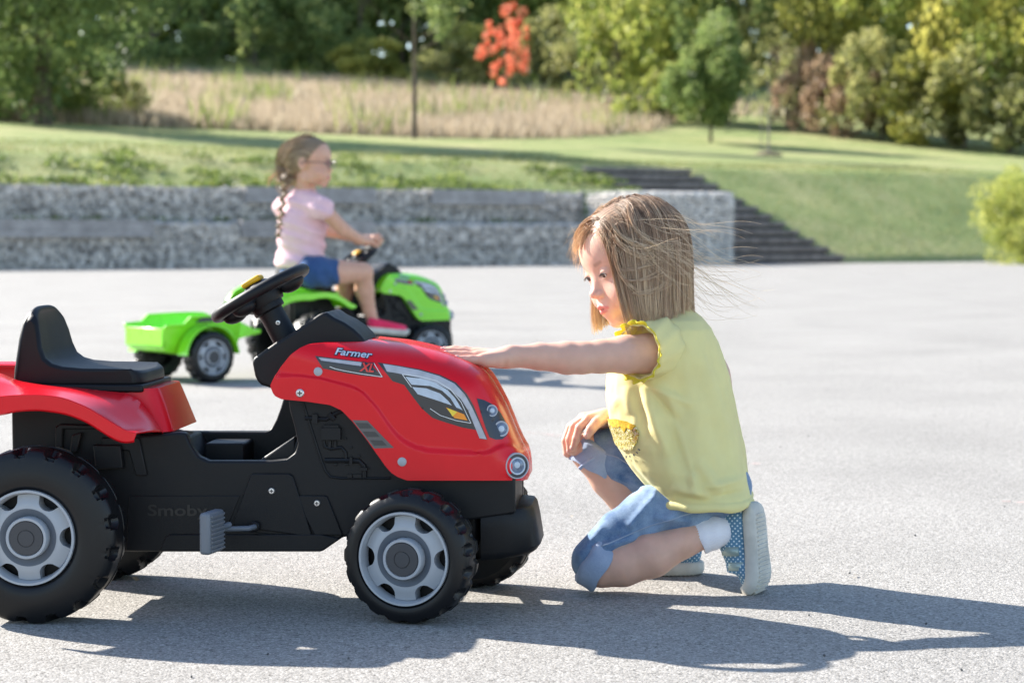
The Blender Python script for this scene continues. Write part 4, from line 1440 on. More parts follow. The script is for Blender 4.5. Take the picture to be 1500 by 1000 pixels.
    MB().tube([(0, -.19, .1335), (0, .19, .1335)], .010, 10).build('rear_axle', BL, root)
    MB().box((.6236, 0, .13), (.10, .15, .06)).build('axle_mount', BL, root, bev=.01)
    pc = tlp(374, 770, -.108)
    pd = tlp(314, 776, -.165)
    cr = MB().tube([(pc.x, -.095, pc.z), (pc.x, -.118, pc.z - .0), (pc.x - .006, -.126, pc.z - .001), (pc.x - .05, -.130, pc.z - .002), (pd.x + .016, -.132, pd.z + .004), (pd.x + .004, -.145, pd.z + .001), (pd.x, -.19, pd.z)], .0042, 10)
    cr.build('crank_arm', M['greydish'], root)
    MB().lathe([(.008, -.004), (.008, .01), (.006, .012)], 20, (pc.x, -.104, pc.z), (0, -1, 0)).build('crank_bush', BL, root)
    rot = Matrix.Rotation(R(-12), 3, 'Z')
    pdl = MB().box((pd.x, -.182, pd.z), (.018, .056, .064), rot).build('pedal', M['greypedal'], root, bev=.005, seg=3)
    gr = MB()
    for k in range(9):
        gr.box(Vector((pd.x, -.182, pd.z - .026 + k * .0065)) + rot @ Vector((.0106, 0, 0)), (.002, .046, .0028), rot)
    gr.build('pedal_grip', M['greypedal'], pdl)
    # far pedal, half a turn away
    cr = MB().tube([(pc.x, .095, pc.z), (pc.x, .118, pc.z), (pc.x + .006, .126, pc.z), (2 * pc.x - pd.x, .132, pc.z + .003), (2 * pc.x - pd.x, .19, pc.z + .003)], .0042, 10)
    cr.build('crank_arm', M['greydish'], root)
    MB().box((2 * pc.x - pd.x, .182, pc.z + .003), (.020, .078, .066)).build('pedal', M['greypedal'], root, bev=.005, seg=3)
    # ---- wheels
    FW, RW = .101, .1335
    wheel_parts(root, RW, .072, .085, 17, (0, -.1925, RW), 0, M['grey'], rimr=.0725)
    wheel_parts(root, RW, .072, .085, 17, (0, .1925, RW), math.pi, M['grey'], rimr=.0725)
    st = R(-13)
    c, s = math.cos(st), math.sin(st)
    for sg in (-1, 1):
        y = sg * .162
        wheel_parts(root, FW, .072, .072, 18, (.6120 - y * s, y * c, FW), st + (math.pi if sg > 0 else 0), M['grey'], rimr=.0715)

def share_copy(src, name, loc, rz, label, cat, recolor, group=None):
    """a second tractor with the same meshes; painted parts get their own colour"""
    done = {}
    def rec(o, parent):
        c = o.copy(); COL.objects.link(c)
        if parent: c.parent = parent
        if c.type == 'MESH' and c.data.materials and c.data.materials[0] in recolor:
            k = c.data.name
            if k not in done:
                done[k] = c.data.copy(); done[k].materials[0] = recolor[c.data.materials[0]]
            c.data = done[k]
        for ch in list(o.children): rec(ch, c)
        return c
    c = rec(src, None)
    c.location = loc; c.rotation_euler = (0, 0, rz); c['label'] = label; c['category'] = cat
    c.name = name
    if group: c['group'] = group
    return c

red = empty('pedal_tractor', TO, YAW, 'red and black toy pedal tractor in front of the kneeling girl', 'toy tractor', 'toy pedal tractors')
build_tractor(red, M['red'])
GY = R(35)
GO = Vector((-.930, 8.60, 0))
M['greyseat'] = plastic('dark_grey_seat_plastic', (.02, .02, .022), .45, bump=.3)
grn = share_copy(red, 'pedal_tractor', GO, GY, 'green and black toy pedal tractor ridden by the girl in pink', 'toy tractor', {M['red']: M['green']}, 'toy pedal tractors')

# ---- green trailer
TRY = R(42)
TRO = Vector((-1.342, 8.119, 0))
tr = empty('toy_trailer', TRO, TRY, 'small open green trailer hitched behind the green toy tractor', 'trailer')
def tub_section(x, hw, zb, zt, fl):
    return [(x, -hw * .80, zb), (x, -hw * .92, zb + (zt - zb) * .3), (x, -hw, zt - .012), (x, -hw - fl, zt - .008), (x, -hw - fl, zt), (x, -hw + .004, zt), (x, -hw * .90, zt - .02), (x, -hw * .76, zb + .012),
            (x, hw * .76, zb + .012), (x, hw * .90, zt - .02), (x, hw - .004, zt), (x, hw + fl, zt), (x, hw + fl, zt - .008), (x, hw, zt - .012), (x, hw * .92, zb + (zt - zb) * .3), (x, hw * .80, zb)]
secs = [(-.185, .150, .175, .232, .006), (-.17, .155, .13, .236, .008), (-.10, .158, .115, .240, .010), (-.07, .158, .115, .268, .010), (.06, .158, .115, .272, .010), (.15, .155, .118, .272, .010), (.185, .140, .130, .270, .010), (.20, .120, .15, .262, .006)]
V = []; F = []
for s_ in secs: V += tub_section(*s_)
n = 16
for k in range(len(secs) - 1):
    for i in range(n):
        F.append((k * n + i, k * n + (i + 1) % n, (k + 1) * n + (i + 1) % n, (k + 1) * n + i))
F.append(tuple(reversed(range(n)))); F.append(tuple((len(secs) - 1) * n + i for i in range(n)))
tub = make('tub', V, F, M['green'], tr, angle=40)
bm = bmesh.new(); bm.from_mesh(tub.data)
bmesh.ops.recalc_face_normals(bm, faces=bm.faces); bm.to_mesh(tub.data); bm.free(); finish_mesh(tub.data, True, 40)
bevel(tub, .004, 2)
a = MB(); a.prism([(-.188, .15), (-.178, .14), (-.174, .222), (-.186, .222)], -.14, .14); a.build('tail_board', M['green'], tr, bev=.003)
for sg in (-1, 1):
    V = []; F = []
    for k in range(17):
        b = math.pi * (k / 16) * .95 + .08
        for rr, y in ((.118, .158), (.118, .215), (.122, .222), (.128, .218), (.130, .158)):
            V.append((rr * math.cos(b), sg * y, .1045 + rr * math.sin(b) * 1.02))
    for k in range(16):
        for i in range(4): F.append((k * 5 + i, k * 5 + i + 1, (k + 1) * 5 + i + 1, (k + 1) * 5 + i))
    make('wheel_arch', V, F, M['green'], tr, angle=40)
    wheel_parts(tr, .1045, .07, .072, 18, (0, sg * .185, .1045), 0 if sg < 0 else math.pi, M['grey'], rimr=.0715)
MB().tube([(0, -.17, .1045), (0, .17, .1045)], .01, 8).build('trailer_axle', M['black'], tr)
db = MB().prism([(.19, .15), (.19, .235), (.26, .232), (.33, .20), (.36, .20), (.36, .182), (.32, .176), (.24, .16)], -.04, .04)
db.build('drawbar', M['green'], tr, bev=.008, seg=3)
MB().prism([(-.05, .243), (.06, .246), (.10, .262), (-.02, .262)], -.1695, -.1685).build('side_sticker', M['dec_navy'], tr, smooth=False)
MB().tube([(.34, 0, .17), (.34, 0, .235)], .008, 10).build('hitch_pin', M['black'], tr)
# =================================================================== THE GIRLS
hr = np.random.default_rng(5)
def A(px, py, Y): return np.array(at(px, py, Y))

def skin_mat(name, base, lip, sh=0.0):
    m, nt, bs = new_mat(name)
    tc = N(nt, 'ShaderNodeTexCoord')
    nz = N(nt, 'ShaderNodeTexNoise', Scale=45.0, Detail=4.0); nt.links.new(tc.outputs['Object'], nz.inputs['Vector'])
    rp = ramp(nt, nz.outputs['Fac'], [(.3, [c * .93 for c in base]), (.7, [min(1, c * 1.05) for c in base])])
    at_ = N(nt, 'ShaderNodeAttribute', attribute_name='lip')
    mx = N(nt, 'ShaderNodeMix', data_type='RGBA'); nt.links.new(at_.outputs['Fac'], mx.inputs[0]); nt.links.new(rp.outputs[0], mx.inputs[6]); mx.inputs[7].default_value = (*lip, 1)
    ab = N(nt, 'ShaderNodeAttribute', attribute_name='brow')
    m2 = N(nt, 'ShaderNodeMix', data_type='RGBA'); nt.links.new(ab.outputs['Fac'], m2.inputs[0]); nt.links.new(mx.outputs[2], m2.inputs[6]); m2.inputs[7].default_value = (.16, .095, .06, 1)
    nt.links.new(m2.outputs[2], bs.inputs['Base Color'])
    bs.inputs['Roughness'].default_value = .48
    bs.inputs['Specular IOR Level'].default_value = .35
    bs.inputs['Subsurface Weight'].default_value = .28
    bs.inputs['Subsurface Radius'].default_value = (1.0, .35, .2)
    bs.inputs['Subsurface Scale'].default_value = .010
    n2 = N(nt, 'ShaderNodeTexNoise', Scale=900.0, Detail=2.0); nt.links.new(tc.outputs['Object'], n2.inputs['Vector'])
    bp = N(nt, 'ShaderNodeBump', Strength=.12, Distance=.0006); nt.links.new(n2.outputs['Fac'], bp.inputs['Height']); nt.links.new(bp.outputs[0], bs.inputs['Normal'])
    return m
M['skin'] = skin_mat('skin', (.66, .39, .29), (.60, .17, .15))
M['skin_tan'] = skin_mat('tanned_skin', (.64, .36, .25), (.55, .17, .15))

def hair_mat(name, a, b, c):
    m, nt, bs = new_mat(name)
    at_ = N(nt, 'ShaderNodeAttribute', attribute_name='tone')
    rp = ramp(nt, at_.outputs['Fac'], [(0, a), (.5, b), (1, c)])
    nt.links.new(rp.outputs[0], bs.inputs['Base Color'])
    bs.inputs['Roughness'].default_value = .38; bs.inputs['Specular IOR Level'].default_value = .6
    add_translucent(m, nt, bs, rp.outputs[0], .36)
    return m
M['hair'] = hair_mat('dark_blond_hair', (.21, .128, .08), (.64, .42, .27), (.98, .79, .54))
M['hair2'] = hair_mat('brown_blond_hair', (.16, .10, .06), (.40, .28, .17), (.70, .54, .36))

def fabric(name, col, scale=900, bump=.5, trans=0.0, var=.05, vs=14, weave=True, sheen=.2):
    m, nt, bs = new_mat(name)
    tc = N(nt, 'ShaderNodeTexCoord'); P = tc.outputs['Object']
    nz = N(nt, 'ShaderNodeTexNoise', Scale=float(vs), Detail=5.0, Roughness=.6); nt.links.new(P, nz.inputs['Vector'])
    rp = ramp(nt, nz.outputs['Fac'], [(.3, [c * (1 - var) for c in col]), (.7, [min(1, c * (1 + var)) for c in col])])
    nt.links.new(rp.outputs[0], bs.inputs['Base Color'])
    bs.inputs['Roughness'].default_value = .9; bs.inputs['Specular IOR Level'].default_value = .15
    bs.inputs['Sheen Weight'].default_value = sheen
    n2 = N(nt, 'ShaderNodeTexNoise', Scale=float(scale), Detail=2.0); nt.links.new(P, n2.inputs['Vector'])
    bp = N(nt, 'ShaderNodeBump', Strength=bump, Distance=.0008); nt.links.new(n2.outputs['Fac'], bp.inputs['Height'])
    n3 = N(nt, 'ShaderNodeTexNoise', Scale=28.0, Detail=3.0); nt.links.new(P, n3.inputs['Vector'])
    b2 = N(nt, 'ShaderNodeBump', Strength=.35, Distance=.004); nt.links.new(n3.outputs['Fac'], b2.inputs['Height']); nt.links.new(bp.outputs[0], b2.inputs['Normal'])
    nt.links.new(b2.outputs[0], bs.inputs['Normal'])
    if trans: add_translucent(m, nt, bs, rp.outputs[0], trans)
    return m
def denim(name, col, fade):
    m, nt, bs = new_mat(name)
    tc = N(nt, 'ShaderNodeTexCoord'); P = tc.outputs['Object']
    n1 = N(nt, 'ShaderNodeTexNoise', Scale=17.0, Detail=7.0, Roughness=.62); nt.links.new(P, n1.inputs['Vector'])
    n2 = N(nt, 'ShaderNodeTexNoise', Scale=700.0, Detail=2.0); nt.links.new(P, n2.inputs['Vector'])
    mm = N(nt, 'ShaderNodeMath', operation='MULTIPLY_ADD'); mm.inputs[1].default_value = .25; nt.links.new(n2.outputs['Fac'], mm.inputs[0]); nt.links.new(n1.outputs['Fac'], mm.inputs[2])
    rp = ramp(nt, mm.outputs[0], [(.42, col), (.95, fade)])
    nt.links.new(rp.outputs[0], bs.inputs['Base Color'])
    bs.inputs['Roughness'].default_value = .9; bs.inputs['Specular IOR Level'].default_value = .15; bs.inputs['Sheen Weight'].default_value = .15
    bp = N(nt, 'ShaderNodeBump', Strength=.6, Distance=.0008); nt.links.new(n2.outputs['Fac'], bp.inputs['Height'])
    b2 = N(nt, 'ShaderNodeBump', Strength=.5, Distance=.006); nt.links.new(n1.outputs['Fac'], b2.inputs['Height']); nt.links.new(bp.outputs[0], b2.inputs['Normal'])
    nt.links.new(b2.outputs[0], bs.inputs['Normal'])
    return m
M['shirt'] = fabric('yellow_jersey', (.95, .86, .42), trans=.30)
M['ruffle'] = fabric('backlit_ruffle_jersey', (.82, .72, .07), trans=.35)  # yellow trim, its backlight put into the colour as extra saturation
M['pink'] = fabric('pink_jersey', (.92, .62, .67), trans=.2)
M['jeans'] = denim('blue_denim', (.05, .11, .23), (.36, .47, .60))
M['cuff'] = denim('turned_denim', (.24, .30, .42), (.42, .48, .60))
M['denim2'] = denim('dark_denim', (.02, .055, .15), (.06, .12, .26))
M['sock'] = fabric('white_cotton', (.78, .76, .80))
M['sole'] = simple('off_white_rubber', (.56, .53, .47), .7, .3, var=.10, vscale=25, bump=.3, bscale=300)
M['pinkshoe'] = fabric('pink_canvas', (.82, .04, .12))
M['strap'] = simple('silver_green_strap', (.33, .42, .40), .35, .5, metal=.3)
M['eye'] = simple('eye_white', (.75, .72, .70), .15, .5)
M['iris'] = simple('brown_iris', (.06, .035, .025), .12, .6)
M['lash'] = simple('lashes', (.05, .03, .02), .6)
M['nail'] = simple('finger_nail', (.72, .42, .36), .25, .5)
M['frame'] = simple('purple_spectacle_frame', (.08, .03, .07), .3, .5)
M['thread'] = simple('seam_thread', (.30, .36, .46), .8)
def dots():
    m, nt, bs = new_mat('blue_dotted_canvas')
    tc = N(nt, 'ShaderNodeTexCoord')
    mp = N(nt, 'ShaderNodeMapping'); mp.inputs['Scale'].default_value = (1, .35, 1)
    nt.links.new(tc.outputs['Object'], mp.inputs['Vector'])
    # square lattice turned by 45 degrees over the side of the shoe
    sp = N(nt, 'ShaderNodeSeparateXYZ'); nt.links.new(tc.outputs['Object'], sp.inputs[0])
    def mth(op, a, b):
        n = N(nt, 'ShaderNodeMath', operation=op)
        for i, v in enumerate((a, b)):
            if hasattr(v, 'is_linked'): nt.links.new(v, n.inputs[i])
            elif v is not None: n.inputs[i].default_value = v
        return n.outputs[0]
    q = 118.0
    u = mth('MULTIPLY', mth('ADD', sp.outputs[0], sp.outputs[2]), q); v = mth('MULTIPLY', mth('SUBTRACT', sp.outputs[0], sp.outputs[2]), q)
    fu = mth('SUBTRACT', mth('FRACT', u, None), .5); fv = mth('SUBTRACT', mth('FRACT', v, None), .5)
    d = mth('SQRT', mth('ADD', mth('MULTIPLY', fu, fu), mth('MULTIPLY', fv, fv)), None)
    k = N(nt, 'ShaderNodeMapRange'); k.inputs[1].default_value = .20; k.inputs[2].default_value = .26; k.inputs[3].default_value = 1; k.inputs[4].default_value = 0
    nt.links.new(d, k.inputs[0])
    mx = N(nt, 'ShaderNodeMix', data_type='RGBA'); nt.links.new(k.outputs[0], mx.inputs[0]); mx.inputs[6].default_value = (.10, .22, .33, 1); mx.inputs[7].default_value = (.62, .70, .72, 1)
    nt.links.new(mx.outputs[2], bs.inputs['Base Color']); bs.inputs['Roughness'].default_value = .85
    return m
M['dots'] = dots()

# ---- head as a distance field in its own axes (left, forward, up)
def head_prims(sd, O, B, k=1.0, neck_to=None, neck_r=.026, lids=.0047, ears=True):
    W = lambda l, f, u: O + B @ (np.array([l, f, u]) * k)
    e = lambda c, r, kk=.012, neg=False: sd.ell(W(*c), np.array(r) * k, kk, neg, rot=B)
    e((0, -.014, .030), (.0715, .084, .073))
    e((0, .033, .028), (.060, .052, .056), .02)           # forehead
    e((0, .028, -.030), (.055, .053, .060), .02)          # face
    for s in (-1, 1):
        e((s * .034, .046, -.040), (.028, .030, .029), .016)   # cheeks
        e((s * .040, .012, -.062), (.020, .030, .020), .016)   # jaw
    e((0, .063, -.083), (.017, .014, .013), .014)         # chin
    e((0, .074, -.058), (.020, .012, .018), .012)         # muzzle
    for s in (-1, 1):
        e((s * .029, .088, .001), (.0145, .012, .010), .009, True)   # sockets
        e((s * .027, .0665, .000), (.0128, .0128, .0128), .003)      # lids over the eyeball
        e((s * .028, .0800, -.0032), (.0108, .006, lids), .0015, True)
    sd.cone(W(0, .0725, -.002), W(0, .0865, -.0270), .0050 * k, .0068 * k, .010 * k)
    e((0, .0900, -.0290), (.0080, .0072, .0068), .006)
    for s in (-1, 1):
        e((s * .0085, .0830, -.0320), (.0062, .0068, .0052), .005)
        e((s * .0045, .0885, -.0368), (.0022, .003, .0020), .002, True)
    # lips
    sd.cone(W(-.015, .0795, -.0555), W(0, .0878, -.0520), .0022 * k, .0034 * k, .003 * k)
    sd.cone(W(.015, .0795, -.0555), W(0, .0878, -.0520), .0022 * k, .0034 * k, .003 * k)
    sd.cone(W(-.013, .0795, -.0590), W(0, .0850, -.0620), .0022 * k, .0040 * k, .003 * k)
    sd.cone(W(.013, .0795, -.0590), W(0, .0850, -.0620), .0022 * k, .0040 * k, .003 * k)
    e((0, .0895, -.0568), (.0165, .006, .0009), .0012, True)
    if ears:
        for s in (-1, 1):
            e((s * .0735, -.006, -.006), (.006, .017, .026), .006)
            e((s * .080, -.001, -.004), (.005, .010, .016), .004, True)
    if neck_to is not None:
        sd.cone(W(0, -.020, -.055), neck_to, .031 * k, neck_r, .018)
    return W

def lip_brow(V, O, B, k=1.0):
    L = (V - O) @ B / k
    def seg(a, b, r):
        a = np.array(a); b = np.array(b); ab = b - a
        t = np.clip(((L - a) @ ab) / (ab @ ab), 0, 1)
        return np.linalg.norm(L - a - t[:, None] * ab, axis=1) - r
    d = np.minimum.reduce([seg((-.015, .0805, -.0560), (0, .0900, -.0528), .0036), seg((.015, .0805, -.0560), (0, .0900, -.0528), .0036),
                           seg((-.011, .081, -.0600), (0, .088, -.0612), .0038), seg((.011, .081, -.0600), (0, .088, -.0612), .0038)])
    lip = np.clip(.5 - d / .0016, 0, 1) * .8
    # soft blush on cheeks and nose tip
    bl = np.zeros(len(V))
    for s in (-1, 1): bl = np.maximum(bl, np.exp(-((L[:, 0] - s * .038) ** 2 + (L[:, 2] + .036) ** 2 + (L[:, 1] - .06) ** 2) / (2 * .014 ** 2)) * .22)
    bl = np.maximum(bl, np.exp(-((L[:, 0]) ** 2 + (L[:, 2] + .031) ** 2 + (L[:, 1] - .097) ** 2) / (2 * .007 ** 2)) * .18)
    bd = np.minimum.reduce([seg((s * .019, .0815, .0160), (s * .032, .0780, .0190), .0030) for s in (-1, 1)] + [seg((s * .030, .083, .0195), (s * .044, .072, .0150), .0020) for s in (-1, 1)])
    brow = np.clip(.5 - bd / .0035, 0, 1) * .40 * (L[:, 1] > .05)
    return np.maximum(lip, bl), brow

def eyes(parent, O, B, k=1.0, down=0.0, side=0.0):
    W = lambda l, f, u: Vector(O + B @ (np.array([l, f, u]) * k))
    rot = Matrix(B.tolist())
    for s in (-1, 1):
        c = W(s * .027, .0665, -.0005)
        eb = MB().ell(c, (.0117 * k,) * 3, 24, 16, rot).build('eyeball', M['eye'], parent, angle=None)
        d = Vector(B @ np.array([side, math.cos(down), -math.sin(down)])).normalized()
        MB().lathe([(.0062 * k, .0100 * k), (.0052 * k, .0109 * k), (.003 * k, .0117 * k), (.0001, .0121 * k)], 24, c, d, cap0=False, cap1=False).build('iris', M['iris'], eb)
        la = MB()
        for i in range(17):
            t = i / 16 * 2 - 1
            p = np.array([s * .028 + t * .0100, .0795 - .004 * t * t, -.0035 + .0044 * (1 - t * t)])
            q = p + np.array([t * .002, .0040, -.0020])
            la.tube([W(*p), W(*((p + q) / 2 + np.array([0, 0, -.0006]))), W(*q)], [.0003, .00025, .0001], 4)
        for i in range(12):   # thick line of the lid rim
            t0, t1 = i / 12 * 2 - 1, (i + 1) / 12 * 2 - 1
            f_ = lambda t: W(s * .028 + t * .0102, .0798 - .004 * t * t, -.0036 + .0043 * (1 - t * t))
            la.tube([f_(t0), f_(t1)], .00055, 4, cap=False)
        la.build('eyelashes', M['lash'], parent)

def hand_chain(sd, base, pts, rs, k=.003):
    """finger: base is the knuckle centre"""
    sd.chain([A(*p) for p in pts], rs, k)

def tubes_mesh(name, paths, radii, tones, mat, parent, sides=3, tipgain=.55):
    """paths (n, m, 3); radii (m,) or (n, m)"""
    n, m, _ = paths.shape
    T = np.empty_like(paths)
    T[:, 1:-1] = paths[:, 2:] - paths[:, :-2]; T[:, 0] = paths[:, 1] - paths[:, 0]; T[:, -1] = paths[:, -1] - paths[:, -2]
    T /= np.maximum(np.linalg.norm(T, axis=2, keepdims=True), 1e-9)
    ref = np.where(np.abs(T[..., 1:2]) < .9, np.array([0, 1, 0.]), np.array([1., 0, 0]))
    S_ = np.cross(T, ref); S_ /= np.maximum(np.linalg.norm(S_, axis=2, keepdims=True), 1e-9)
    U = np.cross(T, S_)
    radii = np.broadcast_to(radii, (n, m))
    V = []
    for k in range(sides):
        a = 2 * math.pi * k / sides
        V.append(paths + (S_ * math.cos(a) + U * math.sin(a)) * radii[..., None])
    V = np.stack(V, 2).reshape(-1, 3)
    base = (np.arange(n)[:, None] * m + np.arange(m - 1)[None]) * sides
    F = []
    for k in range(sides):
        k2 = (k + 1) % sides
        F.append(np.stack([base + k, base + k2, base + sides + k2, base + sides + k], -1).reshape(-1, 4))
    F = np.concatenate(F)
    o = make(name, V, F, mat, parent, angle=None)
    tv = np.clip(tones[:, None] + tipgain * (np.linspace(0, 1, m)[None] - .30), 0, 1)
    add_attr(o, 'tone', np.repeat(tv.reshape(-1), sides))
    return o

def comb(head, O, B, k, roots_l, dir_fn, step, nst, off, grav, zcut=None, gw=.20):
    """grow strands over the head field"""
    P = roots_l @ B.T * k + O
    D = dir_fn(roots_l) @ B.T
    D /= np.linalg.norm(D, axis=1)[:, None]
    n = len(P)
    off = np.broadcast_to(off, (n,))
    def push(Q, of):
        d = head(Q); d = np.where(d > 500, 1, d); m = d < of
        if m.any():
            h = .002; q = Q[m]
            gr = np.stack([head(q + np.eye(3)[a] * h) - head(q - np.eye(3)[a] * h) for a in range(3)], -1)
            gr /= np.maximum(np.linalg.norm(gr, axis=1)[:, None], 1e-6)
            Q[m] = q + gr * (of[m] - d[m])[:, None]
        return Q
    P = push(P, off * 0 + .0006); P = push(P, off * 0 + .0006)
    path = [P.copy()]
    alive = np.ones(n, bool)
    for i in range(nst):
        g = grav(P, i)
        D = D * (1 - gw) + g * gw
        D /= np.linalg.norm(D, axis=1)[:, None]
        Q = P + D * step
        for _ in range(2):
            Q = push(Q, .0006 + (off - .0006) * min(1, (i + 1) / 6))
        nd = Q - P; D = nd / np.maximum(np.linalg.norm(nd, axis=1)[:, None], 1e-9)
        if zcut is not None:
            alive &= Q[:, 2] > zcut(Q)
        P = np.where(alive[:, None], Q, P + D * 1e-5)
        path.append(P.copy())
    return np.stack(path, 1)

# ================================================================= the kneeling girl
g1 = empty('person', (.33, 3.33, 0), 0, 'blond girl in a yellow shirt and jeans kneeling with one hand on the red hood', 'person')
g1i = Matrix.Translation((-.33, -3.33, 0))
def adopt(o, root, off):
    """mesh was made in world coordinates: move it into the parent's"""
    o.data.transform(Matrix.Translation(off)); return o
def child(o): return adopt(o, g1, (-.33, -3.33, 0))

HO = A(928, 383, 3.33)
def head_frame(yaw, pitch, roll, sgn):
    f = np.array([sgn * math.cos(yaw) * math.cos(pitch), -math.sin(yaw) * math.cos(pitch), -math.sin(pitch)])
    B = frame(f, (0, 0, 1))
    u = B[:, 2] * math.cos(roll) - B[:, 0] * math.sin(roll)
    return frame(f, u)
HB = head_frame(R(27), R(17), R(8), -1)
hd = SDF()
neck = A(985, 505, 3.37)
HW = head_prims(hd, HO, HB, 1.0, neck, .034)
hv, hf = hd.mesh(.00115, lo=HO - .125, hi=HO + np.array([.125, .125, .11]))
# cut the very bottom of the neck block cleanly by leaving it open inside the shirt
bd = SDF()
sh_n, el_n, wr_n = A(948, 518, 3.250), A(852, 524, 3.215), A(748, 522, 3.190)
bd.cone(HW(0, -.02, -.05), neck, .031, .034)
bd.cone(neck, A(1000, 560, 3.36), .05, .07, .03)
bd.cone(A(1000, 560, 3.36), A(1022, 690, 3.36), .078, .078, .03)
bd.ell(A(1025, 705, 3.36), (.075, .10, .06), .02)
bd.cone(A(975, 505, 3.36), sh_n, .036, .032, .02)
bd.chain([sh_n, A(915, 519, 3.235), A(880, 522, 3.224), el_n, A(830, 524, 3.212), A(790, 522, 3.205), wr_n], [.0325, .031, .0265, .0255, .0262, .0215, .0165], .006)
# near hand lying on the hood
kn = [(706, 526, 3.163), (699, 521.5, 3.184), (696, 518, 3.205), (699, 517, 3.226)]
for q, r0 in zip(kn, (.0095, .0098, .0098, .0095)):
    bd.cone(A(740, 524, 3.188 + (q[2] - 3.195) * .4), A(*q), .0125, r0, .008)
bd.cone(wr_n, A(728, 526, 3.185), .0165, .0135, .01)
bd.cone(A(728, 528, 3.17), A(712, 529, 3.163), .011, .0095, .006)
fing = [
    ([(706, 527, 3.163), (690, 526.6, 3.160), (679, 526.6, 3.159), (669, 525.2, 3.158)], (.0082, .0072, .0066, .0056)),
    ([(699, 522, 3.184), (681, 520.6, 3.183), (666, 519.6, 3.182), (653, 518.6, 3.181)], (.0084, .0074, .0068, .0058)),
    ([(696, 518.5, 3.205), (677, 515.2, 3.206), (661, 514.4, 3.206), (647.5, 513.8, 3.206)], (.0086, .0074, .0068, .0058)),
    ([(699, 517.5, 3.226), (681, 513.4, 3.230), (666, 512.0, 3.232), (651, 512.6, 3.233)], (.0084, .0074, .0068, .0058)),
    ([(733, 522, 3.215), (720, 521, 3.240), (708, 521, 3.252), (698, 522.5, 3.256)], (.0115, .0090, .0080, .0066)),
]
for p, r in fing: bd.chain([A(*q) for q in p], r, .0022)
# far arm and hand on the raised knee
sh_f, el_f, wr_f = A(970, 520, 3.45), A(948, 592, 3.475), A(890, 612, 3.425)
bd.cone(A(985, 505, 3.38), sh_f, .036, .032, .02)
bd.chain([sh_f, el_f, A(915, 603, 3.445), wr_f], [.032, .026, .020, .0165], .008)
kf = [(862, 614, 3.388), (857, 612, 3.406), (854, 612, 3.424), (853, 614, 3.440)]
for q in kf: bd.cone(A(882, 612, 3.418 + (q[2] - 3.414) * .5), A(*q), .0135, .0098, .008)
fing2 = [
    ([(862, 615, 3.388), (849, 626, 3.382), (844, 642, 3.382), (840, 656, 3.386)], (.0090, .0076, .0070, .0060)),
    ([(857, 613, 3.406), (841, 624, 3.402), (834, 643, 3.402), (835, 660, 3.404)], (.0090, .0078, .0070, .0060)),
    ([(854, 613, 3.424), (836, 625, 3.423), (828, 645, 3.423), (830, 664, 3.423)], (.0088, .0076, .0068, .0058)),
    ([(853, 615, 3.440), (838, 628, 3.442), (830, 643, 3.443), (829, 656, 3.443)], (.0080, .0070, .0062, .0054)),
    ([(881, 614, 3.398), (874, 619, 3.378), (866, 628, 3.370), (860.5, 637, 3.370)], (.0125, .0098, .0088, .0074)),
]
for p, r in fing2: bd.chain([A(*q) for q in p], r, .0022)
# legs
kn_n, an_n = A(882, 829, 3.262), A(1043, 779, 3.268)
hip_n, hip_f = A(1028, 722, 3.30), A(1018, 705, 3.42)
bd.chain([hip_n, A(945, 757, 3.288), A(884, 808, 3.270), kn_n], [.050, .034, .031, .032], .008)
bd.chain([kn_n, A(912, 826, 3.258), A(955, 812, 3.256), A(1000, 792, 3.262), an_n], [.0345, .0355, .0365, .0275, .0215], .008)
bd.cone(an_n, A(1062, 777, 3.275), .0215, .016)
kn_f, an_f = A(868, 662, 3.43), A(1000, 812, 3.452)
bd.cone(hip_f, kn_f, .056, .036, .02)
bd.chain([kn_f, A(893, 700, 3.432), A(925, 740, 3.436), A(965, 782, 3.444), an_f], [.034, .0325, .032, .027, .022], .008)
bd.cone(an_f, A(992, 828, 3.452), .022, .018)
bv, bf = bd.mesh(.0023)
bv = smooth_mesh(bv, bf, 1, .4)
nh = len(hv)
allv = np.concatenate([hv, bv]); allf = np.concatenate([hf, bf + nh])
body = make('body', allv, allf, M['skin'], g1, angle=None)
lip, brow = lip_brow(allv, HO, HB)
lip[nh:] = 0; brow[nh:] = 0
# rosy knuckles and elbows are left to the skin's own colour noise
add_attr(body, 'lip', lip); add_attr(body, 'brow', brow)
child(body)
hold = bpy.data.objects.new('eyes', None); COL.objects.link(hold)
eyes(hold, HO, HB, 1.0, R(20), -.12)
for ch in list(hold.children):
    ch.parent = g1; ch.data.transform(Matrix.Translation((-.33, -3.33, 0)))
    for c2 in ch.children: c2.data.transform(Matrix.Translation((-.33, -3.33, 0)))
bpy.data.objects.remove(hold)
# finger nails
def nails(fl, parent, up, s=.0040):
    for p, r in fl:
        a, b = A(*p[-2]), A(*p[-1]); d = (b - a) / np.linalg.norm(b - a)
        u = np.array(up, float); u -= d * (u @ d); u /= np.linalg.norm(u)
        B_ = Matrix(np.stack([np.cross(u, d), d, u], 1).tolist())
        c = b + u * r[-1] * .62 - d * .0004
        o = MB().ell(c, (s * .95, s * 1.15, r[-1] * .46), 14, 8, B_).build('fingernail', M['nail'], parent, angle=None)
        adopt(o, parent, (-.33, -3.33, 0))
nails(fing, g1, (0, -.1, 1)); nails(fing2[:4], g1, (-1, -.2, .2)); nails(fing2[4:], g1, (-.2, -1, .4))

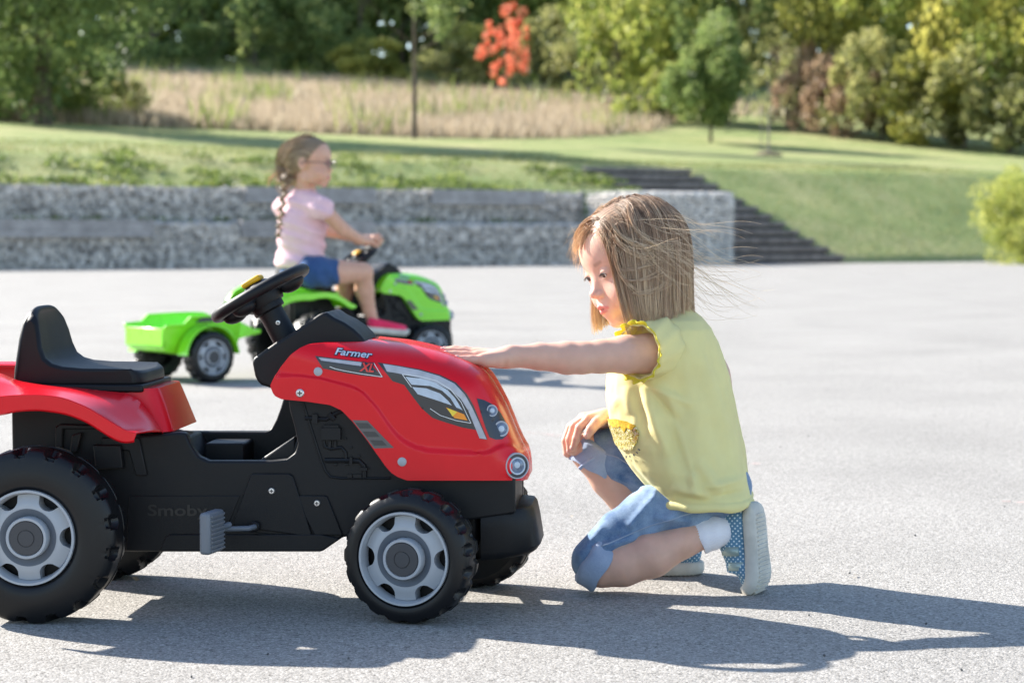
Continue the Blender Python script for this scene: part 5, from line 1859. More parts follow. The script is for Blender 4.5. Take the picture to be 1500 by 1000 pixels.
# hair
def scalp(n, rngv, hairline):
    out = []
    while len(out) < n:
        d = rngv.normal(size=3); d /= np.linalg.norm(d)
        p = np.array([d[0] * .072, -.014 + d[1] * .085, .030 + d[2] * .074])
        if p[1] > .030:      # forehead ellipsoid sits in front of the skull
            pass
        if hairline(p): out.append(p)
    return np.array(out)
hl1 = lambda p: p[1] < .013 + .68 * p[2] + .10 * max(0, p[2] - .05) and p[2] > -.055
roots = np.concatenate([scalp(440, hr, hl1), scalp(130, hr, lambda p: hl1(p) and p[2] > .070)])
roots = roots[~((roots[:, 0] < .010) & (roots[:, 1] > .030) & (hr.uniform(0, 1, len(roots)) < .75))]
farf = (roots[:, 0] < .024) & (roots[:, 1] > -.035)
PART = .018
def dirs1(r):
    s = np.sign(r[:, 0] - PART); s[s == 0] = 1
    d = np.zeros_like(r)
    top = np.clip((r[:, 2] - .03) / .07, 0, 1)
    d[:, 0] = s * (.85 * top + .10)
    d[:, 1] = np.where(r[:, 0] > PART, -.34, -1.0) * top - np.where(r[:, 0] > 0, .05, .5) * (1 - top)
    d[:, 2] = -.05 * top - .8 * (1 - top)
    return d + hr.normal(0, .03, r.shape)
def grav1(P, i):
    g = np.zeros_like(P); g[:, 2] = -1
    L = (P - HO) @ HB
    g[:, 0] = .0 + (.12 if i > 15 else 0) + .27 * np.clip((L[:, 1] - .02) / .06, 0, 1) * (L[:, 0] > 0) + .04 * (L[:, 1] < -.04)
    far = (L[:, 0] < -.02) & (L[:, 1] > .0)
    g[far, 0] = .42
    g[far, 1] = .0
    return g / np.linalg.norm(g, axis=1)[:, None]
hdc = SDF(); head_prims(hdc, HO, HB, 1.0, None, ears=False)
hdc.ell(HW(0, .02, -.02), (.066, .066, .075), .02, rot=HB)
xb = (1012 - 750) / 876.
zj = hr.normal(0, .007, len(roots)) + .008 * np.sin(roots[:, 1] * 90)
zff = np.where(farf, .138 + .03 * hr.uniform(0, 1, len(roots)), 0)
zc1 = lambda Q: .462 + zff + zj - .27 * np.clip(xb - Q[:, 0], -.02, .2) 
layer = hr.uniform(0, 1, len(roots))
gd = comb(hdc, HO, HB, 1.0, roots, dirs1, .0105, 21, .0038 + .0055 * layer, grav1, zc1, gw=.34)
# children of the guides
NC = 27
n, m = gd.shape[:2]
tg = np.linspace(0, 1, m)[None, :, None]
wd_ = hr.normal(0, 1, (n, 1, 3)); wd_[..., 2] *= .2; wd_ /= np.linalg.norm(wd_, axis=2, keepdims=True)
gd = gd + wd_ * np.sin(tg * hr.uniform(3, 8, (n, 1, 1)) + hr.uniform(0, 6, (n, 1, 1))) * .0030 * tg
rr = []
t = np.linspace(0, 1, m)
tn = []
jw = hr.normal(0, 1, (n, 3))
for c in range(NC):
    o_ = hr.normal(0, 1, (n, 1, 3))
    o_ /= np.linalg.norm(o_, axis=2, keepdims=True)
    rad = hr.uniform(0, 1, (n, 1, 1)) ** .5 * .0062
    amp = (1.0 - .45 * t)[None, :, None]
    w = hr.normal(0, 1, (n, 1, 3)) * np.sin(t * hr.uniform(2, 5) + hr.uniform(0, 6))[None, :, None] * .0006
    rr.append(gd + o_ * rad * amp + w)
    tn.append(np.clip(.42 + .16 * jw[:, 0] * .8 + hr.normal(0, .17, n), 0, 1))
strands = np.concatenate(rr); tones = np.concatenate(tn)
# ends of uneven length
lenf = hr.uniform(.90, 1.0, len(strands))
def resample(st, lf_, M_):
    sl = np.linalg.norm(np.diff(st, axis=1), axis=2); cu_ = np.concatenate([np.zeros((len(st), 1)), np.cumsum(sl, 1)], 1)
    u_ = np.linspace(0, 1, M_)
    out = np.empty((len(st), M_, 3))
    for i in range(len(st)):
        for a in range(3): out[i, :, a] = np.interp(u_ * cu_[i, -1] * lf_[i], cu_[i], st[i, :, a])
    return out
strands = resample(strands, lenf, 15)
rad = np.interp(np.linspace(0, 1, 15), [0, .1, .75, 1], [.0003, .00044, .00040, .00012])
hair = tubes_mesh('hair', strands, rad, tones, M['hair'], g1)
child(hair)
# fly-away hairs blown over the side of the head
nf = 110
rt = scalp(nf, hr, lambda p: hl1(p) and p[0] > .0 and p[1] > -.06 and p[2] < .085)
def dirs2(r):
    d = hr.normal(0, .2, r.shape); d[:, 0] += .7; d[:, 1] += -.35; d[:, 2] -= .5; return d
def grav2(P, i):
    g = np.zeros_like(P); ph = P[:, 2] * 40 + np.arange(len(P))
    g[:, 0] = .75 + .3 * np.sin(ph * .7); g[:, 2] = -.75 + .75 * np.clip(i / 12, 0, 1) + .5 * np.sin(ph * .31 + i * .3); g[:, 1] = -.25 * np.cos(ph)
    return g / np.linalg.norm(g, axis=1)[:, None]
fl = comb(hdc, HO, HB, 1.0, rt, dirs2, .0098, 19, .008 + .009 * hr.uniform(0, 1, nf), grav2, None, gw=.26)
lf = hr.uniform(.45, 1.0, nf)
ti = np.linspace(0, 1, 20)[None] * lf[:, None] * 19; i0 = np.clip(ti.astype(int), 0, 18); fr_ = (ti - i0)[..., None]; idx = np.arange(nf)[:, None]
fl = fl[idx, i0] * (1 - fr_) + fl[idx, i0 + 1] * fr_
o = tubes_mesh('loose_hair', fl, np.interp(np.linspace(0, 1, 20), [0, .6, 1], [.00034, .00028, .00012]), np.clip(hr.normal(.85, .12, nf), 0, 1), M['hair'], hair)
child(o)
# locks blown back across the side of the head
lk = []
for (p0, p1, p2, p3, nn_) in [((893, 318), (905, 352), (935, 372), (1012, 362), 26), ((898, 345), (915, 372), (950, 388), (1004, 372), 16), ((920, 300), (925, 345), (950, 366), (1022, 372), 14),
                              ((905, 395), (925, 398), (955, 392), (985, 372), 12), ((925, 430), (950, 432), (975, 425), (990, 408), 10), ((915, 410), (940, 414), (965, 405), (990, 388), 10),
                              ((897, 360), (902, 400), (915, 428), (962, 436), 12)]:
    for q in range(nn_):
        j = hr.normal(0, 4.0, (4, 2)); j[0] *= .5; j[3] *= 1.8
        c = np.array([p0, p1, p2, p3], float) + j
        t_ = np.linspace(0, hr.uniform(.75, 1.05), 24)[:, None]
        b_ = (1 - t_) ** 3 * c[0] + 3 * (1 - t_) ** 2 * t_ * c[1] + 3 * (1 - t_) * t_ ** 2 * c[2] + t_ ** 3 * c[3]
        lk.append(np.array([A(x_, y_, 3.20) for x_, y_ in b_]))
lk = np.array(lk)
fl_ = lk.reshape(-1, 3).copy()
offs = np.repeat(.013 + .004 * hr.uniform(0, 1, len(lk)), 24)
ray_ = fl_ - np.array(CAM); ray_ /= np.linalg.norm(ray_, axis=1)[:, None]
fl_ = fl_ - ray_ * .03
for _ in range(40):            # walk along the line of sight until the strand lies on the hair
    d = hdc(fl_); d = np.where(d > 500, .05, d)
    stp = np.clip(d - offs, 0, .02); far_ = (fl_[:, 1] > 3.33)
    fl_ += ray_ * np.where(far_, 0, stp * .9)[:, None]
lk = fl_.reshape(lk.shape)
ysm = lk[:, :, 1].copy()
for _ in range(6): ysm[:, 1:-1] = .25 * ysm[:, :-2] + .5 * ysm[:, 1:-1] + .25 * ysm[:, 2:]
lk[:, :, 1] = ysm
# hair hanging on the far side, seen behind the cheek and chin
fh = []
for q in range(420):
    a_ = hr.uniform(0, 1)
    x0 = 868 + 30 * a_; yb = 486 - 16 * a_ + hr.normal(0, 2.5)
    Yf = 3.385 + hr.uniform(0, .03)
    c = np.array([(x0 + 12, 360), (x0 + 4, 400), (x0 - 4 - 3 * (1 - a_), 440), (x0 + 2, yb)], float) + hr.normal(0, 1.2, (4, 2))
    t_ = np.linspace(0, 1, 24)[:, None]
    b_ = (1 - t_) ** 3 * c[0] + 3 * (1 - t_) ** 2 * t_ * c[1] + 3 * (1 - t_) * t_ ** 2 * c[2] + t_ ** 3 * c[3]
    fh.append(np.array([A(x_, y_, Yf) for x_, y_ in b_]))
o = tubes_mesh('far_side_hair', np.array(fh), np.interp(np.linspace(0, 1, 24), [0, .6, 1], [.0006, .0006, .0002]), np.clip(hr.normal(.5, .18, len(fh)), 0, 1), M['hair'], hair)
child(o)
o = tubes_mesh('windblown_locks', lk, np.interp(np.linspace(0, 1, 24), [0, .6, 1], [.00045, .00040, .00015]), np.clip(hr.normal(.70, .15, len(lk)), 0, 1), M['hair'], hair)
child(o)
# baby hairs at the hairline in the sun
nb_ = 260
rt = scalp(nb_, hr, lambda p: abs(p[1] - (.012 + .68 * p[2])) < .010 and p[2] > .0)
fb = comb(hdc, HO, HB, 1.0, rt, lambda r: np.stack([np.sign(r[:, 0] - PART) * .5, .55 + 0 * r[:, 0], .1 + 0 * r[:, 0]], 1) + hr.normal(0, .45, r.shape), .0045, 9, .005 + .006 * hr.uniform(0, 1, nb_),
          lambda P, i: np.tile(np.array([.25, -.3, -.6]) / .72, (len(P), 1)))
o = tubes_mesh('hairline_wisps', fb, np.linspace(.0003, .0001, 10), np.clip(hr.normal(.8, .15, nb_), 0, 1), M['hair'], hair); child(o)
# scalp-hugging under layer
cap = SDF()
cap.ell(HW(0, -.014, .030), (.0735, .0860, .0748), .01, rot=HB)
cap.ell(HW(0, .022, .034), (.0615, .053, .055), .02, rot=HB)
cap.cone(HW(0, -.045, -.01), HW(0, -.034, -.05), .045, .038, .02)
cap.ell(HW(.058, -.01, -.030), (.014, .034, .042), .02, rot=HB)
cap.ell(HW(-.058, -.01, -.030), (.014, .034, .042), .02, rot=HB)
class Cut:
    def __init__(s, sd, fn): s.sd = sd; s.fn = fn
    def __call__(s, P):
        d = s.sd(P); g = s.fn(P); return np.where(d > 500, d, np.maximum(d, g))
def capcut(P):
    L = (P - HO) @ HB
    return (L[:, 1] - (.006 + .74 * L[:, 2])) * .8
lo, hi = cap.bounds()
cv, cf = surface_nets(Cut(cap, capcut), lo, hi, .003)
L = (cv - HO) @ HB
o = make('under_hair', cv, cf, M['hair'], hair, angle=None)
add_attr(o, 'tone', np.clip(.25 + .25 * np.sin(L[:, 0] * 900 + L[:, 1] * 300), 0, 1)); child(o)

# ---- shirt: a loft of rings with folds
SR = [(448, 972, 1008, .040, 3.355, 1.0), (455, 958, 1016, .052, 3.355, 1.0), (461, 944, 1023, .072, 3.355, 1.0), (468, 934, 1030, .098, 3.355, 1.0), (480, 924, 1040, .112, 3.355, 1.0), (500, 908, 1050, .115, 3.353, 1.0),
      (525, 897, 1058, .115, 3.35, 1.0), (550, 891, 1066, .116, 3.35, 1.0), (580, 889, 1074, .120, 3.35, 1), (620, 892, 1081, .124, 3.35, 1), (650, 902, 1086, .128, 3.35, 1), (680, 921, 1091, .131, 3.35, 1), (700, 938, 1094, .133, 3.35, 1), (715, 951, 1097, .135, 3.35, 1), (724, 957, 1099, .137, 3.35, 1)]
SRa = np.array(SR)
def shirt_ring(py):
    v = [np.interp(py, SRa[:, 0], SRa[:, c]) for c in range(6)]
    xl, xr = at(v[1], py, v[4])[0], at(v[2], py, v[4])[0]
    return (xl + xr) / 2, (xr - xl) / 2, v[3], v[4], at(900, py, v[4])[2]
FOLDS = [  # px,py -> px,py, height (m), width px
    ((938, 560), (985, 655), .0060, 9), ((930, 560), (950, 640), -.0040, 9), ((915, 560), (925, 600), .003, 8), ((975, 600), (1005, 680), -.0045, 10),
    ((1015, 678), (1022, 712), .0060, 7), ((985, 700), (1040, 712), .0050, 7), ((990, 712), (1060, 722), -.0035, 6), ((1000, 560), (1060, 690), .0035, 16), ((985, 540), (1020, 640), -.0030, 14),
    ((960, 552), (1000, 600), .0045, 8), ((1040, 600), (1080, 700), -.0030, 14), ((1000, 480), (1045, 560), .0025, 14), ((900, 640), (960, 700), .0035, 8), ((1020, 660), (1062, 714), .0045, 9), ((985, 470), (1000, 520), -.003, 9), ((972, 548), (1030, 724), .0016, 2.5), ((950, 556), (1015, 585), .004, 5), ((948, 560), (1005, 620), -.003, 5), ((905, 575), (898, 600), .003, 5),
    ((1025, 700), (1095, 690), .0035, 5), ((1040, 712), (1096, 708), -.003, 4)]
def fold_h(px, py):
    h = 0
    for (x0, y0), (x1, y1), a, w in FOLDS:
        dx, dy = x1 - x0, y1 - y0; L2 = dx * dx + dy * dy
        t = max(0, min(1, ((px - x0) * dx + (py - y0) * dy) / L2))
        d = math.hypot(px - x0 - t * dx, py - y0 - t * dy)
        h += 1.75 * a * math.exp(-(d / w) ** 2) * max(0, math.sin(math.pi * t)) ** .8
    return h
def shirt_pt(th, py):
    cx, a, b, cy, z = shirt_ring(py)
    c, s = math.cos(th), math.sin(th)
    e = .88
    x = cx + a * math.copysign(abs(c) ** e, c); y = cy - b * math.copysign(abs(s) ** e, s)
    p = Vector((x, y, z))
    d = p - CAM; kx = d.y
    px = 750 + FPX * d.x / d.y
    if s > 0:
        h = fold_h(px, py) * min(1, s * 1.6) ** 1.5
    else:
        h = .003 * math.sin(th * 9 + py * .03)
    amp = min(1, max(0, (py - 470) / 60))
    h = h * amp + .0022 * amp * mnoise.noise(Vector((x * 22, y * 22, z * 11))) + .0010 * mnoise.noise(Vector((x * 70, y * 70, z * 50))) + .0046 * amp * mnoise.noise(Vector(((x + z * .35) * 34, y * 30, z * 6 + 5)))
    n = Vector((c / max(a, .01), -s / max(b, .01), 0)).normalized()
    return p + n * h, n
V = []; F = []
nth = 250
rws = list(np.linspace(448, 470, 12)) + list(np.linspace(473, 722, 104))
for py in rws:
    for i in range(nth):
        p, n_ = shirt_pt(2 * math.pi * i / nth, py); V.append(p)
# rolled hem
lastz = None
nr_ = len(rws)
for k in range(1, 9):
    b = k / 8 * math.pi * 1.15
    for i in range(nth):
        th = 2 * math.pi * i / nth
        p, n_ = shirt_pt(th, 722)
        r_ = .0062 + .0030 * mnoise.noise(Vector((p.x * 18, p.y * 18, 0)))
        V.append(p + n_ * (r_ * (math.sin(b) * .9)) + Vector((0, 0, -r_ * (1 - math.cos(b)) * 1.15)))
tot = nr_ + 8
for j in range(tot - 1):
    for i in range(nth):
        F.append((j * nth + i, (j + 1) * nth + i, (j + 1) * nth + (i + 1) % nth, j * nth + (i + 1) % nth))
shirt = make('shirt', V, F, M['shirt'], g1, angle=None); child(shirt)
sm = shirt.modifiers.new('cloth', 'SOLIDIFY'); sm.thickness = .0016; sm.offset = 0
# sleeve stub and ruffle round the near arm, and the same on the far side
def sleeve(c0, c1, r0, r1, parent, ruf=True):
    c0 = Vector(c0); c1 = Vector(c1); ax_ = (c1 - c0).normalized(); q = ax_.to_track_quat('Z', 'Y')
    V = []; F = []; n = 72; rows = 7
    L = (c1 - c0).length
    for j in range(rows):
        t = j / (rows - 1)
        for i in range(n):
            a = 2 * math.pi * i / n
            rr_ = (r0 + (r1 - r0) * t) * (1 + .03 * math.sin(a * 11 + j))
            V.append(c0 + q @ Vector((rr_ * math.cos(a), rr_ * math.sin(a) * 1.04, L * t)))
    for j in range(rows - 1):
        for i in range(n): F.append((j * n + i, j * n + (i + 1) % n, (j + 1) * n + (i + 1) % n, (j + 1) * n + i))
    o = make('sleeve', V, F, M['shirt'], parent, angle=None); child(o)
    s_ = o.modifiers.new('cloth', 'SOLIDIFY'); s_.thickness = .0014; s_.offset = 0
    V = []; F = []; n = 220; rows = 6
    for j in range(rows):
        t = j / (rows - 1)
        for i in range(n):
            a = 2 * math.pi * i / n
            wv = math.sin(a * 15 + 1.3 * math.sin(a * 3)) * .0042 * t
            rr_ = r1 + .0006 + .0065 * t + .0018 * math.sin(a * 15 + 1.3) * t
            V.append(c0 + q @ Vector((rr_ * math.cos(a), rr_ * math.sin(a) * 1.04, L + .0085 * t - .003 + wv)))
    for j in range(rows - 1):
        for i in range(n): F.append((j * n + i, j * n + (i + 1) % n, (j + 1) * n + (i + 1) % n, (j + 1) * n + i))
    o = make('ruffle', V, F, M['ruffle'], parent, angle=None); child(o)
    s_ = o.modifiers.new('cloth', 'SOLIDIFY'); s_.thickness = .0012; s_.offset = 0
sleeve(A(966, 511, 3.272), A(935, 515, 3.230), .052, .0415, shirt)
sleeve(A(978, 506, 3.40), A(955, 511, 3.455), .050, .0425, shirt)
# sequin print on the front and its curved line of small letters
def shirt_at(px, py, eps=.0012):
    Y = 3.25
    for _ in range(8):
        p = at(px, py, Y)
        cx, a, b, cy, z = shirt_ring(py)
        cth = max(-1, min(1, (p.x - cx) / a))
        c_ = abs(cth) ** (1 / .88); s_ = math.sqrt(max(0, 1 - c_ * c_))
        Y = cy - b * s_ ** .88
    th = math.atan2(s_, math.copysign(c_, cth))
    q, n_ = shirt_pt(th, py)
    return q + n_ * eps
def sdec(name, polys, mat, eps, step=3.0, par=None):
    V, F = drape(polys, lambda x, y: shirt_at(x, y, eps), step)
    o = make(name, V, F, mat, par or shirt, angle=None); child(o); return o
def seqmat():
    m, nt, bs = new_mat('yellow_sequins')
    tc = N(nt, 'ShaderNodeTexCoord'); v = N(nt, 'ShaderNodeTexVoronoi', Scale=420.0); nt.links.new(tc.outputs['Object'], v.inputs['Vector'])
    s_ = N(nt, 'ShaderNodeSeparateColor'); nt.links.new(v.outputs['Color'], s_.inputs[0])
    rp = ramp(nt, s_.outputs[0], [(.1, (.30, .22, .02)), (.4, (.62, .52, .10)), (.8, (.80, .74, .45))])
    nt.links.new(rp.outputs[0], bs.inputs['Base Color']); bs.inputs['Metallic'].default_value = .45
    rr_ = N(nt, 'ShaderNodeMapRange'); rr_.inputs[3].default_value = .15; rr_.inputs[4].default_value = .5; nt.links.new(s_.outputs[1], rr_.inputs[0]); nt.links.new(rr_.outputs[0], bs.inputs['Roughness'])
    bp = N(nt, 'ShaderNodeBump', Strength=1.0, Distance=.002); nt.links.new(s_.outputs[2], bp.inputs['Height']); nt.links.new(bp.outputs[0], bs.inputs['Normal'])
    return m
M['sequin'] = seqmat()
M['print'] = simple('dark_print', (.06, .06, .06), .8)
M['gold'] = simple('gold_print', (.75, .42, .03), .35, .5, metal=.3, var=.3, vscale=200)
sdec('sequin_patch', [[(893, 611), (905, 608), (920, 609.5), (933, 614), (938, 626), (936, 638), (929, 650), (915, 653), (903, 644), (895, 630)]], M['sequin'], .0036)
sdec('gold_print', [[(893, 611), (905, 608), (920, 609.5), (933, 614), (928, 621), (921, 618), (917, 626), (911, 619), (902, 621)]], M['gold'], .0044)
pl = []
for k in range(11):
    a = R(150 - k * 12)
    x, y = 917 + 25 * math.cos(a) * .95, 634 + 27 * math.sin(a)
    if k in (4,): continue
    dx, dy = math.cos(a), math.sin(a)
    w = .9
    pl.append([(x - dy * w, y + dx * w), (x + dy * w, y - dx * w), (x + dy * w + dx * 3.4, y - dx * w + dy * 3.4), (x - dy * w + dx * 3.4, y + dx * w + dy * 3.4)])
sdec('small_lettering', pl, M['print'], .0036)

# ---- jeans
jn = SDF()
jn.ell(A(1030, 712, 3.36), (.082, .118, .062), .02)
jn.chain([A(1030, 718, 3.30), A(990, 742, 3.295), A(945, 756, 3.288), A(908, 780, 3.278), A(884, 806, 3.270), A(870, 821, 3.268)], [.060, .053, .041, .036, .0345, .0375], .012)
jn.chain([A(1018, 700, 3.42), A(960, 685, 3.425), A(905, 666, 3.428), A(886, 659, 3.430)], [.062, .056, .046, .0375], .012)
jn.cone(A(886, 659, 3.430), A(876, 670, 3.430), .0375, .034, .01)
jw_ = [((960, 728), (925, 770), .004, 6), ((1000, 745), (940, 800), .0035, 6), ((870, 800), (905, 785), -.003, 5), ((1040, 745), (1085, 750), .004, 6), ((1010, 735), (1050, 760), -.004, 6), ((900, 700), (960, 720), .003, 5),
       ((880, 775), (850, 815), .003, 7), ((905, 650), (930, 700), .003, 7), ((965, 760), (1010, 765), .003, 5), ((890, 800), (930, 792), .003, 5)]
def jdisp(P):
    px = 750 + FPX * (P[:, 0]) / P[:, 1]; py = 345 + (.59 - P[:, 2]) * FPX / P[:, 1]
    h = np.zeros(len(P))
    for (x0, y0), (x1, y1), a, w in jw_:
        dx, dy = x1 - x0, y1 - y0; L2 = dx * dx + dy * dy
        t = np.clip(((px - x0) * dx + (py - y0) * dy) / L2, 0, 1)
        d = np.hypot(px - x0 - t * dx, py - y0 - t * dy)
        h += 1.5 * a * np.exp(-(d / w) ** 2)
    h += .0005 * np.sin(P[:, 0] * 95 + 2.2 * np.sin(P[:, 2] * 60)) * np.sin(P[:, 1] * 60 + P[:, 2] * 75)
    return -h
jn.disp = jdisp
# openings of the trouser legs
def plane(p, n):
    n = np.array(n, float); n /= np.linalg.norm(n); return lambda P: (P - p) @ n
def jcut(P):
    # near leg: nothing of the jeans beyond the knee on the shin side below the thigh
    return np.full(len(P), -1.0)
lo, hi = jn.bounds()
jv, jf = surface_nets(jn, lo, hi, .0028)
jv = smooth_mesh(jv, jf, 1, .4)
jeans = make('jeans', jv, jf, M['jeans'], g1, angle=None); child(jeans)
def cuff(c0, c1, r0, r1, parent, wob=.0015):
    """turned-up hem: an open double-walled band"""
    c0 = Vector(c0); c1 = Vector(c1); ax_ = (c1 - c0).normalized(); q = ax_.to_track_quat('Z', 'Y'); L = (c1 - c0).length
    prof = [(r0 - .014, -.007), (r0 - .005, -.0055), (r0 + .0010, -.001), (r0 + .003, .005), (r1 + .002, L * .5), (r1 + .0028, L - .003), (r1 + .0005, L), (r1 - .003, L - .001), (r1 - .004, L * .6), (r1 - .005, .004)]
    n = 96; V = []; F = []
    for rr_, h in prof:
        for i in range(n):
            a = 2 * math.pi * i / n
            r2 = rr_ + wob * math.sin(a * 3 + 1) + wob * .6 * math.sin(a * 7 + h * 90)
            V.append(c0 + q @ Vector((r2 * math.cos(a), r2 * math.sin(a), h + .0012 * math.sin(a * 5))))
    for j in range(len(prof) - 1):
        for i in range(n): F.append((j * n + i, j * n + (i + 1) % n, (j + 1) * n + (i + 1) % n, (j + 1) * n + i))
    o = make('cuff', V, F, M['cuff'], parent, angle=60); child(o)
    # stitched seam across the band
    a = -2.0
    pts_ = [c0 + q @ Vector(((rr_ + .0012) * math.cos(a), (rr_ + .0012) * math.sin(a), h)) for rr_, h in prof[3:6]]
    return o
cuff(A(864, 818, 3.267), A(889, 834, 3.262), .0415, .0415, jeans, .0004)
cuff(A(880, 658, 3.430), A(863, 688, 3.427), .0425, .0400, jeans, .0004)
sm = MB()
sm.tube([at(877, 664, 3.392), at(868, 672, 3.388), at(856, 680, 3.389), at(849, 686, 3.394)], .0034, 8)
o = sm.build('cuff_seam', M['cuff'], jeans); child(o)
def seam(pts_, r_=.0011):
    """stitched seam pressed onto the cloth: march each point toward the jeans surface"""
    P = np.array([A(a, b, y) for a, b, y in pts_])
    q = []
    for k in range(len(P) - 1):
        for t_ in np.linspace(0, 1, 7)[:-1]: q.append(P[k] * (1 - t_) + P[k + 1] * t_)
    q = np.array(q + [P[-1]])
    for _ in range(14):
        d = jn(q); d = np.where(d > 500, .03, d)
        q[:, 1] += (d - .0004) * .8
    o = MB().tube([Vector(p) for p in q], r_, 5).build('seam', M['thread'], jeans); child(o)
seam([(878, 665, 3.36), (905, 671, 3.36), (935, 690, 3.35), (955, 706, 3.35)])
seam([(866, 812, 3.19), (905, 797, 3.19), (950, 779, 3.19), (1000, 762, 3.19), (1035, 752, 3.2)])

# ---- shoes and socks
def shoe(matrix, bend, uppermat, parent, strap=True, top=.077, name='shoe', k=1.0):
    """local axes: x heel to toe, y width, z up from the ground"""
    sd = SDF()
    sd.chain([(.030, 0, .038), (.070, 0, .043), (.108, 0, .034), (.143, 0, .023)], [.0275, .0275, .0275, .0205], .01)
    sd.chain([(.034, 0, .040), (.044, 0, .084)], [.0285, .0290], .01)
    sd.ell((.118, 0, .020), (.040, .0325, .020), .008)
    up_sd = Cut(sd, lambda P: np.maximum(.010 - P[:, 2], P[:, 2] - (top - .12 * (P[:, 0] - .044))))
    lo = np.array([-.005, -.04, .0]); hi = np.array([.18, .04, .13])
    uv, uf = surface_nets(up_sd, lo, hi, .0021)
    wd = [(0, .004), (.003, .012), (.010, .0195), (.025, .0255), (.05, .0265), (.08, .0270), (.11, .0325), (.135, .0325), (.155, .0265), (.167, .016), (.172, .005)]
    S_ = []; n = 0
    V = []; F = []
    xs_ = np.concatenate([np.linspace(0, .012, 6), np.linspace(.018, .15, 22), np.linspace(.155, .172, 8)])
    prof = [(-.0010, 0.0), (.0, .0015), (.0022, .006), (.0025, .012), (.0020, .0195), (.0, .0215), (-.004, .0215)]
    ring = [(x, 1) for x in xs_] + [(x, -1) for x in xs_[::-1]]
    for dw, z in prof:
        for x, s in ring:
            w = interp(x, wd)
            x2 = x + dw * (2 * (x / .172) - 1) * (1 if (x < .02 or x > .15) else 0)
            lift = .006 * max(0, (x - .13) / .04) ** 2
            V.append((x2, s * (w + dw), z + (lift if z < .01 else lift * .6)))
    nr2 = len(ring)
    for j in range(len(prof) - 1):
        for i in range(nr2): F.append((j * nr2 + i, j * nr2 + (i + 1) % nr2, (j + 1) * nr2 + (i + 1) % nr2, (j + 1) * nr2 + i))
    # underside and top filled with quads between the two edges
    m_ = len(xs_)
    for j, rev in ((0, True), (len(prof) - 1, False)):
        for i in range(m_ - 1):
            a, b, c, d = j * nr2 + i, j * nr2 + i + 1, j * nr2 + nr2 - 2 - i, j * nr2 + nr2 - 1 - i
            F.append((a, b, c, d) if not rev else (d, c, b, a))
    SV = np.array(V)
    def bendf(v):
        v = v.copy()
        if bend:
            x0 = .112
            t = np.clip((v[:, 0] - x0) / .058, 0, 1.3)
            ang = bend * t
            # circular bending about a line above the ball of the foot
            Rr = .058 / bend
            m = v[:, 0] > x0
            zz = v[:, 2]
            v[m, 0] = x0 + (Rr - zz[m]) * np.sin(ang[m])
            v[m, 2] = Rr - (Rr - zz[m]) * np.cos(ang[m])
        return v
    root_ = None
    M4 = matrix
    def place(v, f, nm, mat, par, angle=None):
        v = bendf(np.asarray(v, float)) * k
        o = make(nm, v, f, mat, par, angle=angle)
        return o
    up_o = place(uv, uf, name, uppermat, parent)
    up_o.matrix_local = M4
    so = place(SV, F, 'sole', M['sole'], up_o, 50)
    # foxing line and tread grooves under the sole
    tb = []
    for i in range(20):
        x = .018 + i * .0072
        w = interp(x, wd) - .007
        tb.append([(x, -w), (x, w)])
    V2 = []; F2 = []
    for a, b in tb:
        n0 = len(V2)
        for xx in (a[0] - .0012, a[0] + .0012):
            for z in (-.0022, .0012):
                for y in (a[1], b[1]): V2.append((xx, y, z))
        F2 += [tuple(n0 + q for q in f) for f in ((0, 1, 3, 2), (4, 6, 7, 5), (0, 4, 5, 1), (2, 3, 7, 6), (0, 2, 6, 4), (1, 5, 7, 3))]
    tr_ = place(V2, F2, 'tread', M['sole'], up_o, 30)
    tr_['kind'] = 'stuff'
    if strap:
        for x0_, w_, rr_, zc in ((.076, .015, .0275, .0420), (.101, .014, .0272, .0350)):
            V3 = []; F3 = []; n = 26
            for i in range(n):
                a = R(-22 + i / (n - 1) * 224)
                for dx in (-w_ / 2, w_ / 2):
                    V3.append((x0_ + dx, -rr_ * math.cos(a) * 1.06, zc + rr_ * math.sin(a)))
            for i in range(n - 1): F3.append((i * 2, i * 2 + 1, i * 2 + 3, i * 2 + 2))
            o = place(V3, F3, 'strap', M['strap'], up_o)
            s2 = o.modifiers.new('thickness', 'SOLIDIFY'); s2.thickness = .0016; s2.offset = 1
    return up_o
def mat4(O, X, Y_, Z):
    return Matrix(((X[0], Y_[0], Z[0], O[0]), (X[1], Y_[1], Z[1], O[1]), (X[2], Y_[2], Z[2], O[2]), (0, 0, 0, 1)))
def shoe_frame(O, X, Z):
    X = Vector(X).normalized(); Z = Vector(Z); Z = (Z - X * Z.dot(X)).normalized(); Y_ = Z.cross(X)
    return mat4(O, X, Y_, Z)
off = Vector((.33, 3.33, 0))
Oh = at(1112, 736, 3.265) - off
shoe(shoe_frame(Oh, (.08, -.05, -1), (-.86, .46, 0)), R(62), M['dots'], g1)
Of = at(1029, 843.5, 3.452) - off
Of.z = 0.0025
shoe(shoe_frame(Of, (-1, -.03, 0), (0, 0, 1)), 0, M['dots'], g1)
